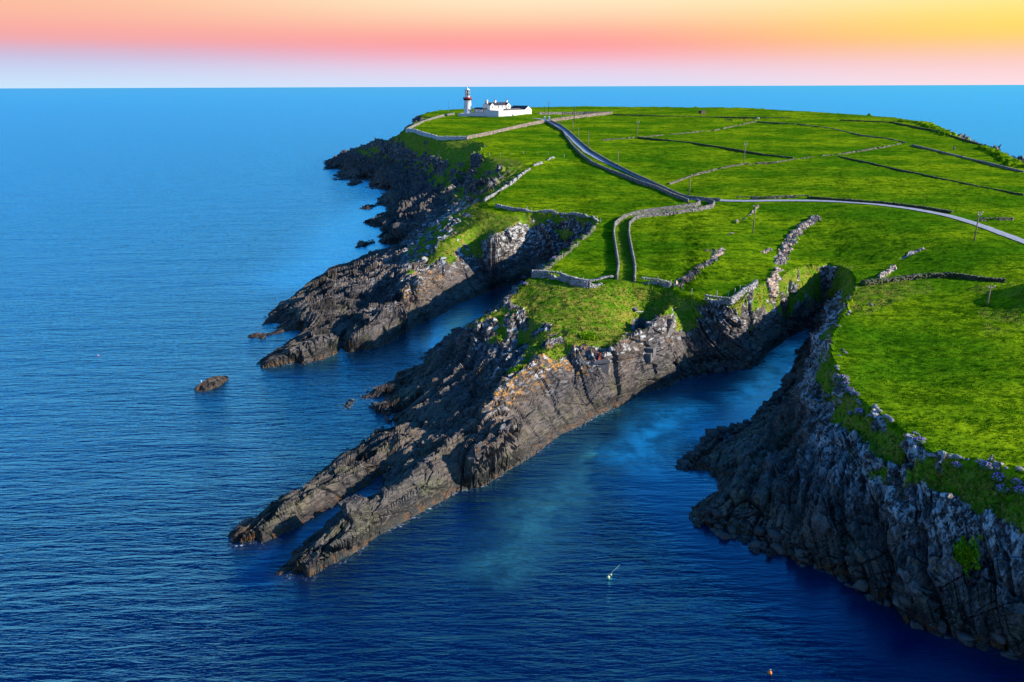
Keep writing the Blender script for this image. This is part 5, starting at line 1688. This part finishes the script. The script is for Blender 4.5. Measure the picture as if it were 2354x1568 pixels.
# ------------------------------------------------------------------ fence posts
m_post = plain('grey fence post', (0.36, 0.34, 0.30), 0.85, 0.3, 4.0)
pmesh = MB().box((0, 0, 0.4), (0.13, 0.13, 1.7)).lathe([(0.092, 1.25), (0.01, 1.33)], 4, a0=math.pi / 4, sm=False).mesh('fence_post', m_post)
FENCE = [
    ('grey fence post along the foot of the upper left field', [(1100, 357), (1125, 357), (1150, 358), (1176, 357), (1203, 354), (1234, 356), (1260, 357), (1296, 361)]),
    ('grey fence post on the brow edge by the upper gully', [(1099, 353), (1106, 346), (1114, 339), (1122, 331)]),
    ('grey fence post beside the rubble wall of the deep inlet', [(1275, 604), (1292, 594), (1327, 566), (1357, 541), (1380, 511), (1372, 507)]),
    ('grey fence post behind the sagging wall at the lane end', [(1258, 632), (1288, 634), (1340, 650), (1354, 653)]),
    ('grey fence post at the short pale wall right of the lane', [(1488, 646), (1511, 648), (1542, 656), (1549, 658)]),
    ('grey fence post in the small field above the cave', [(1568, 668), (1589, 676), (1647, 682), (1673, 684), (1700, 668), (1688, 675)]),
    ('grey fence post above the third bay wall corner', [(1136, 462), (1211, 484), (1221, 487), (1280, 489)]),
]
for lb, pts in FENCE:
    for i, p_ in enumerate(sorted(pts)):
        q = land_point(*p_)
        far = math.hypot(q[0], q[1])
        s_ = 1.0 + 0.0009 * max(0, far - 150)
        o = link('fence_post', pmesh, None, (q[0], q[1], float(ground(q[0], q[1]))), (0.04 * math.sin(i * 3), 0.05 * math.cos(i * 5), i), (s_, s_, 1))
        tag(o, ORD[i] + ' ' + lb[5:] + ', counted from the left', 'post', 'fence posts ' + lb[16:], 'thing')

# ------------------------------------------------------------------ buoys
m_by = plain('pale yellow float', (0.70, 0.66, 0.34), 0.4, 0.2)
m_bo = plain('orange float', (0.75, 0.17, 0.02), 0.4, 0.2)
m_bp = plain('pink float', (0.62, 0.16, 0.22), 0.4, 0.2)
m_rope = plain('pale rope', (0.20, 0.30, 0.32), 0.8, 0.3)


def buoy(px, py, m, label, r=0.22, tail=None, tm=None):
    q = at_height(px, py, 0.0)
    e = empty('mooring_buoy', q)
    MB().lathe([(0.02, -r), (r * 0.7, -r * 0.7), (r, 0.0), (r * 0.9, r * 0.55), (r * 0.45, r * 1.0), (r * 0.2, r * 1.25), (r * 0.2, r * 1.6), (0.02, r * 1.7)], 14).build('float', m, e)
    ring = MB().tube([(0.5 * r * math.cos(a), 0, r * 1.75 + 0.5 * r * math.sin(a)) for a in np.linspace(0, 2 * math.pi, 11)], 0.03, 5).build('ring', m_rope, e)
    if tail:
        t = [tuple(at_height(a, b_, 0.03) - q) for a, b_ in tail]
        MB().tube([(0, 0, 0.03)] + t, 0.018, 5).build('rope', tm or m_rope, e)
    return tag(e, label, 'buoy', 'mooring buoys in the bay', 'thing')


buoy(1398, 1327.5, m_by, 'larger pale yellow buoy of the pair in the dark bay', 0.2)
buoy(1403.5, 1321.5, m_by, 'small pale buoy trailing a rope in the dark bay', 0.12, [(1406, 1317), (1407.5, 1313), (1413, 1309), (1418, 1304), (1423.7, 1298)])
buoy(1769, 1547, m_bo, 'orange buoy with a pale tail near the bottom edge', 0.22, [(1769.8, 1543), (1770, 1539), (1771.5, 1537.5), (1772, 1539.5)], m_by)
buoy(226, 818, m_bp, 'tiny pink buoy alone on the open sea at left', 0.17)

# ------------------------------------------------------------------ animals
def skin_body(name, joints, edges, m, sub=1):
    me = bpy.data.meshes.new(name)
    me.from_pydata([j[:3] for j in joints], edges, [])
    o = bpy.data.objects.new(name, me); COL.objects.link(o)
    sk = o.modifiers.new('skin', 'SKIN'); sk.use_smooth_shade = True
    for v, j in zip(me.skin_vertices[0].data, joints):
        v.radius = (j[3], j[4] if len(j) > 4 else j[3])
    me.skin_vertices[0].data[0].use_root = True
    ss = o.modifiers.new('sub', 'SUBSURF'); ss.levels = sub; ss.render_levels = sub
    dg = bpy.context.evaluated_depsgraph_get()
    me2 = bpy.data.meshes.new_from_object(o.evaluated_get(dg))
    bpy.data.objects.remove(o)
    me2.name = name
    me2.materials.clear(); me2.materials.append(m)
    for p_ in me2.polygons:
        p_.material_index = 0; p_.use_smooth = True
    return me2


cow_j = [(0.1, 0, 1.05, 0.36, 0.40), (-0.75, 0, 1.08, 0.32, 0.36), (0.75, 0, 1.08, 0.33, 0.38), (1.15, 0, 1.05, 0.17, 0.2), (1.45, 0, 0.72, 0.15), (1.68, 0, 0.42, 0.10),
         (0.72, 0.22, 0.62, 0.11), (0.74, 0.22, 0.32, 0.07), (0.74, 0.22, 0.02, 0.07), (0.72, -0.22, 0.62, 0.11), (0.70, -0.22, 0.32, 0.07), (0.72, -0.22, 0.02, 0.07),
         (-0.72, 0.22, 0.68, 0.15), (-0.86, 0.22, 0.38, 0.08), (-0.80, 0.22, 0.02, 0.07), (-0.72, -0.22, 0.68, 0.15), (-0.84, -0.22, 0.38, 0.08), (-0.78, -0.22, 0.02, 0.07),
         (-1.1, 0, 1.15, 0.06), (-1.2, 0, 0.6, 0.04), (1.42, 0.2, 0.86, 0.05), (1.42, -0.2, 0.86, 0.05)]
cow_e = [(0, 1), (0, 2), (2, 3), (3, 4), (4, 5), (2, 6), (6, 7), (7, 8), (2, 9), (9, 10), (10, 11), (1, 12), (12, 13), (13, 14), (1, 15), (15, 16), (16, 17), (1, 18), (18, 19), (4, 20), (4, 21)]
HIDE = {'black': plain('black hide', (0.018, 0.016, 0.016), 0.8, 0.3), 'red': plain('red brown hide', (0.30, 0.10, 0.05), 0.8, 0.3), 'white': plain('cream hide', (0.70, 0.66, 0.60), 0.8, 0.15)}
for kind, (px, py), rz, lb in (('black', (1672.5, 279), 0.3, 'black cow grazing on the far field, left of the pair'), ('black', (1679.5, 279.5), 2.6, 'black cow grazing on the far field, right of the pair'),
                               ('red', (1711, 279.5), 0.1, 'reddish brown cow on the far field beside the wall'), ('white', (1741.5, 275.5), 3.0, 'cream white cow at the wall corner on the far field'), ('black', (1732, 275.8), 0.2, 'black cow next to the cream cow at the wall corner')):
    q = land_point(px, py)
    o = link('cow', skin_body('cow', cow_j, cow_e, HIDE[kind]), None, (q[0], q[1], float(ground(q[0], q[1])) + 0.02), (0, 0, rz))
    tag(o, lb, 'cow', 'cattle grazing on the far field', 'thing')
gull_j = [(0, 0, 0.22, 0.09, 0.10), (0.16, 0, 0.27, 0.07), (0.22, 0, 0.38, 0.05), (0.27, 0, 0.44, 0.055), (0.36, 0, 0.43, 0.015), (-0.18, 0, 0.21, 0.06), (-0.36, 0, 0.2, 0.02), (0.02, 0.04, 0.1, 0.015), (0.02, 0.04, 0.0, 0.015), (0.02, -0.04, 0.1, 0.015), (0.02, -0.04, 0.0, 0.015)]
gull_e = [(0, 1), (1, 2), (2, 3), (3, 4), (0, 5), (5, 6), (0, 7), (7, 8), (0, 9), (9, 10)]
q = land_point(464, 886)
o = link('gull', skin_body('gull', gull_j, gull_e, HIDE['white']), None, (q[0], q[1], max(q[2], 0.5)), (0, 0, 2.0), (1.25, 1.25, 1.25))
tag(o, 'white gull perched on the left end of the small islet', 'gull', kind='thing')
q = land_point(2192, 345)
o = link('standing_stone', boulder_mesh('standing_stone', 77, MAT['pinkish'], 1.9), None, (q[0], q[1], float(ground(q[0], q[1])) + 0.8), (0, 0, 0.4), (1.3, 1.0, 1.5))
tag(o, 'single pale upright stone in the far right field', 'stone', kind='thing')

# ------------------------------------------------------------------ loose shore stones (past counting)
pts = []
for poly, n in (([(1560, 1078), (1640, 998), (1722, 975), (1772, 920), (1800, 890), (1812, 865)], 420), ([(1560, 868), (1640, 846), (1700, 842), (1742, 830)], 220), ([(1582, 1192), (1650, 1215), (1730, 1250), (1800, 1275), (1880, 1305), (2000, 1375), (2080, 1425), (2200, 1470), (2353, 1515)], 300),
                ([(790, 935), (830, 915), (900, 960), (850, 1000), (800, 1035)], 90), ([(1830, 815), (1860, 770), (1890, 730)], 90)):
    ln_ = resample([at_height(a, b_, 0.0) for a, b_ in poly], n)
    ln_[:, :2] += RN.normal(0, 0.9, (n, 2))
    pts.append(ln_)
pts = np.concatenate(pts)
szs = RN.gamma(2.2, 0.16, len(pts)) + 0.15
gz = ground(pts[:, 0], pts[:, 1])
okp = gz > -0.9
pts, szs, gz = pts[okp], szs[okp], gz[okp]
ang = RN.uniform(0, 6.28, len(pts))
cen = np.stack([pts[:, 0], pts[:, 1], np.maximum(gz, -0.25) + 0.25 * szs], 1)
me = block_mesh('shore_stones', [blocks(cen, np.stack([np.cos(ang), np.sin(ang)], 1), np.stack([szs * 1.4, szs, szs * 0.7], 1), 0.22, 0.2)], m_dark)
o = link('shore_stones', me)
tag(o, 'dark loose stones and weed-covered cobbles along the cove shore', 'stones', kind='stuff')

# ------------------------------------------------------------------ grass tussocks (past counting)
m_tus, nt, b = mat('tussock grass')
a = N(nt, 'ShaderNodeVertexColor'); a.layer_name = 'tone'
L(nt, a.outputs[0], b.inputs['Base Color']); b.inputs['Roughness'].default_value = 0.9; b.inputs['Specular IOR Level'].default_value = 0.0


def tussocks(name, label, x, y, z, hgt, cols, blades=5):
    M = len(x)
    vv = []; cc = []
    for k_ in range(blades):
        a_ = RN.uniform(0, 6.283, M); lean = RN.uniform(0.25, 0.9, M) * hgt
        w_ = hgt * RN.uniform(0.18, 0.35, M)
        bx = x + 0.25 * hgt * np.cos(a_ + 1.3); by = y + 0.25 * hgt * np.sin(a_ + 1.3)
        px_, py_ = -np.sin(a_) * w_, np.cos(a_) * w_
        p0 = np.stack([bx - px_, by - py_, z - 0.08], 1); p1 = np.stack([bx + px_, by + py_, z - 0.08], 1)
        p2 = np.stack([bx + np.cos(a_) * lean, by + np.sin(a_) * lean, z + hgt * RN.uniform(0.6, 1.1, M)], 1)
        vv.append(np.stack([p0, p1, p2], 1))
        cc.append(np.repeat(cols[:, None, :], 3, 1))
    v = np.concatenate(vv).reshape(-1, 3); c = np.concatenate(cc).reshape(-1, 3)
    f = np.arange(len(v)).reshape(-1, 3)
    me = mesh_from(name, v, f, False)
    put_attr(me, 'tone', np.c_[c, np.ones(len(c))])
    me.materials.append(m_tus)
    o = link(name, me)
    return tag(o, label, 'grass', kind='stuff')


def scatter(mask, n):
    """random vertices of the land mesh inside a mask"""
    ii = np.nonzero(mask.ravel())[0]
    w = 1.0
    ii = RN.choice(ii, min(n, len(ii)), replace=False)
    return PX.ravel()[ii] + RN.normal(0, 0.1, len(ii)), PY.ravel()[ii] + RN.normal(0, 0.1, len(ii)), PZ.ravel()[ii]


gm = (grass > 0.8) & (PZ > 4)
near = vrange < 330
tn = fbm(PX / 4.5, PY / 2.2, octs=3, seed=500)
x, y, z = scatter(gm & near & (rough < 0.4) & (road_m < 0.1) & (tn < 0.12), 42000)
kk = smooth(fbm(x / 4.5, y / 2.2, octs=3, seed=500), -0.55, 0.10)[:, None]
cols = (1 - kk) * np.array([0.026, 0.082, 0.003]) + kk * np.array([0.090, 0.205, 0.003])
cols = cols * RN.uniform(0.8, 1.15, (len(x), 1))
tussocks('grass_tussocks', 'short tussocky grass on the fields', x, y, z, RN.uniform(0.10, 0.24, len(x)), cols, 4)
x, y, z = scatter((grass > 0.5) & near & (rough > 0.6), 15000)
kk = RN.random((len(x), 1))
cols = np.where(kk < 0.45, np.array([0.25, 0.22, 0.040]), np.where(kk < 0.85, np.array([0.100, 0.230, 0.006]), np.array([0.040, 0.090, 0.008]))) * RN.uniform(0.6, 1.2, (len(x), 1))
tussocks('scrub_grass', 'coarse olive scrub and bracken on banks and slopes', x, y, z, RN.uniform(0.14, 0.38, len(x)), cols, 4)
for px, py, n, s_, lb in ((1182, 856, 260, 1.4, 'bright green plant patch in the dark rock gully'), (2216, 1282, 420, 1.5, 'bright yellow-green plant patch low on the right cliff'), (1352, 780, 300, 1.6, 'yellow-green fern patch above the platform')):
    q = land_point(px, py)
    n = n // 2
    x = q[0] + RN.normal(0, s_ * 0.45, n); y = q[1] + RN.normal(0, s_ * 0.45, n)
    cols = np.array([[0.10, 0.26, 0.008]]) * RN.uniform(0.6, 1.5, (n, 1)) + np.array([[0.10, 0.03, 0]]) * RN.random((n, 1))
    tussocks('fern_patch', lb, x, y, ground(x, y) + 0.45, RN.uniform(0.25, 0.55, n), cols, 5)
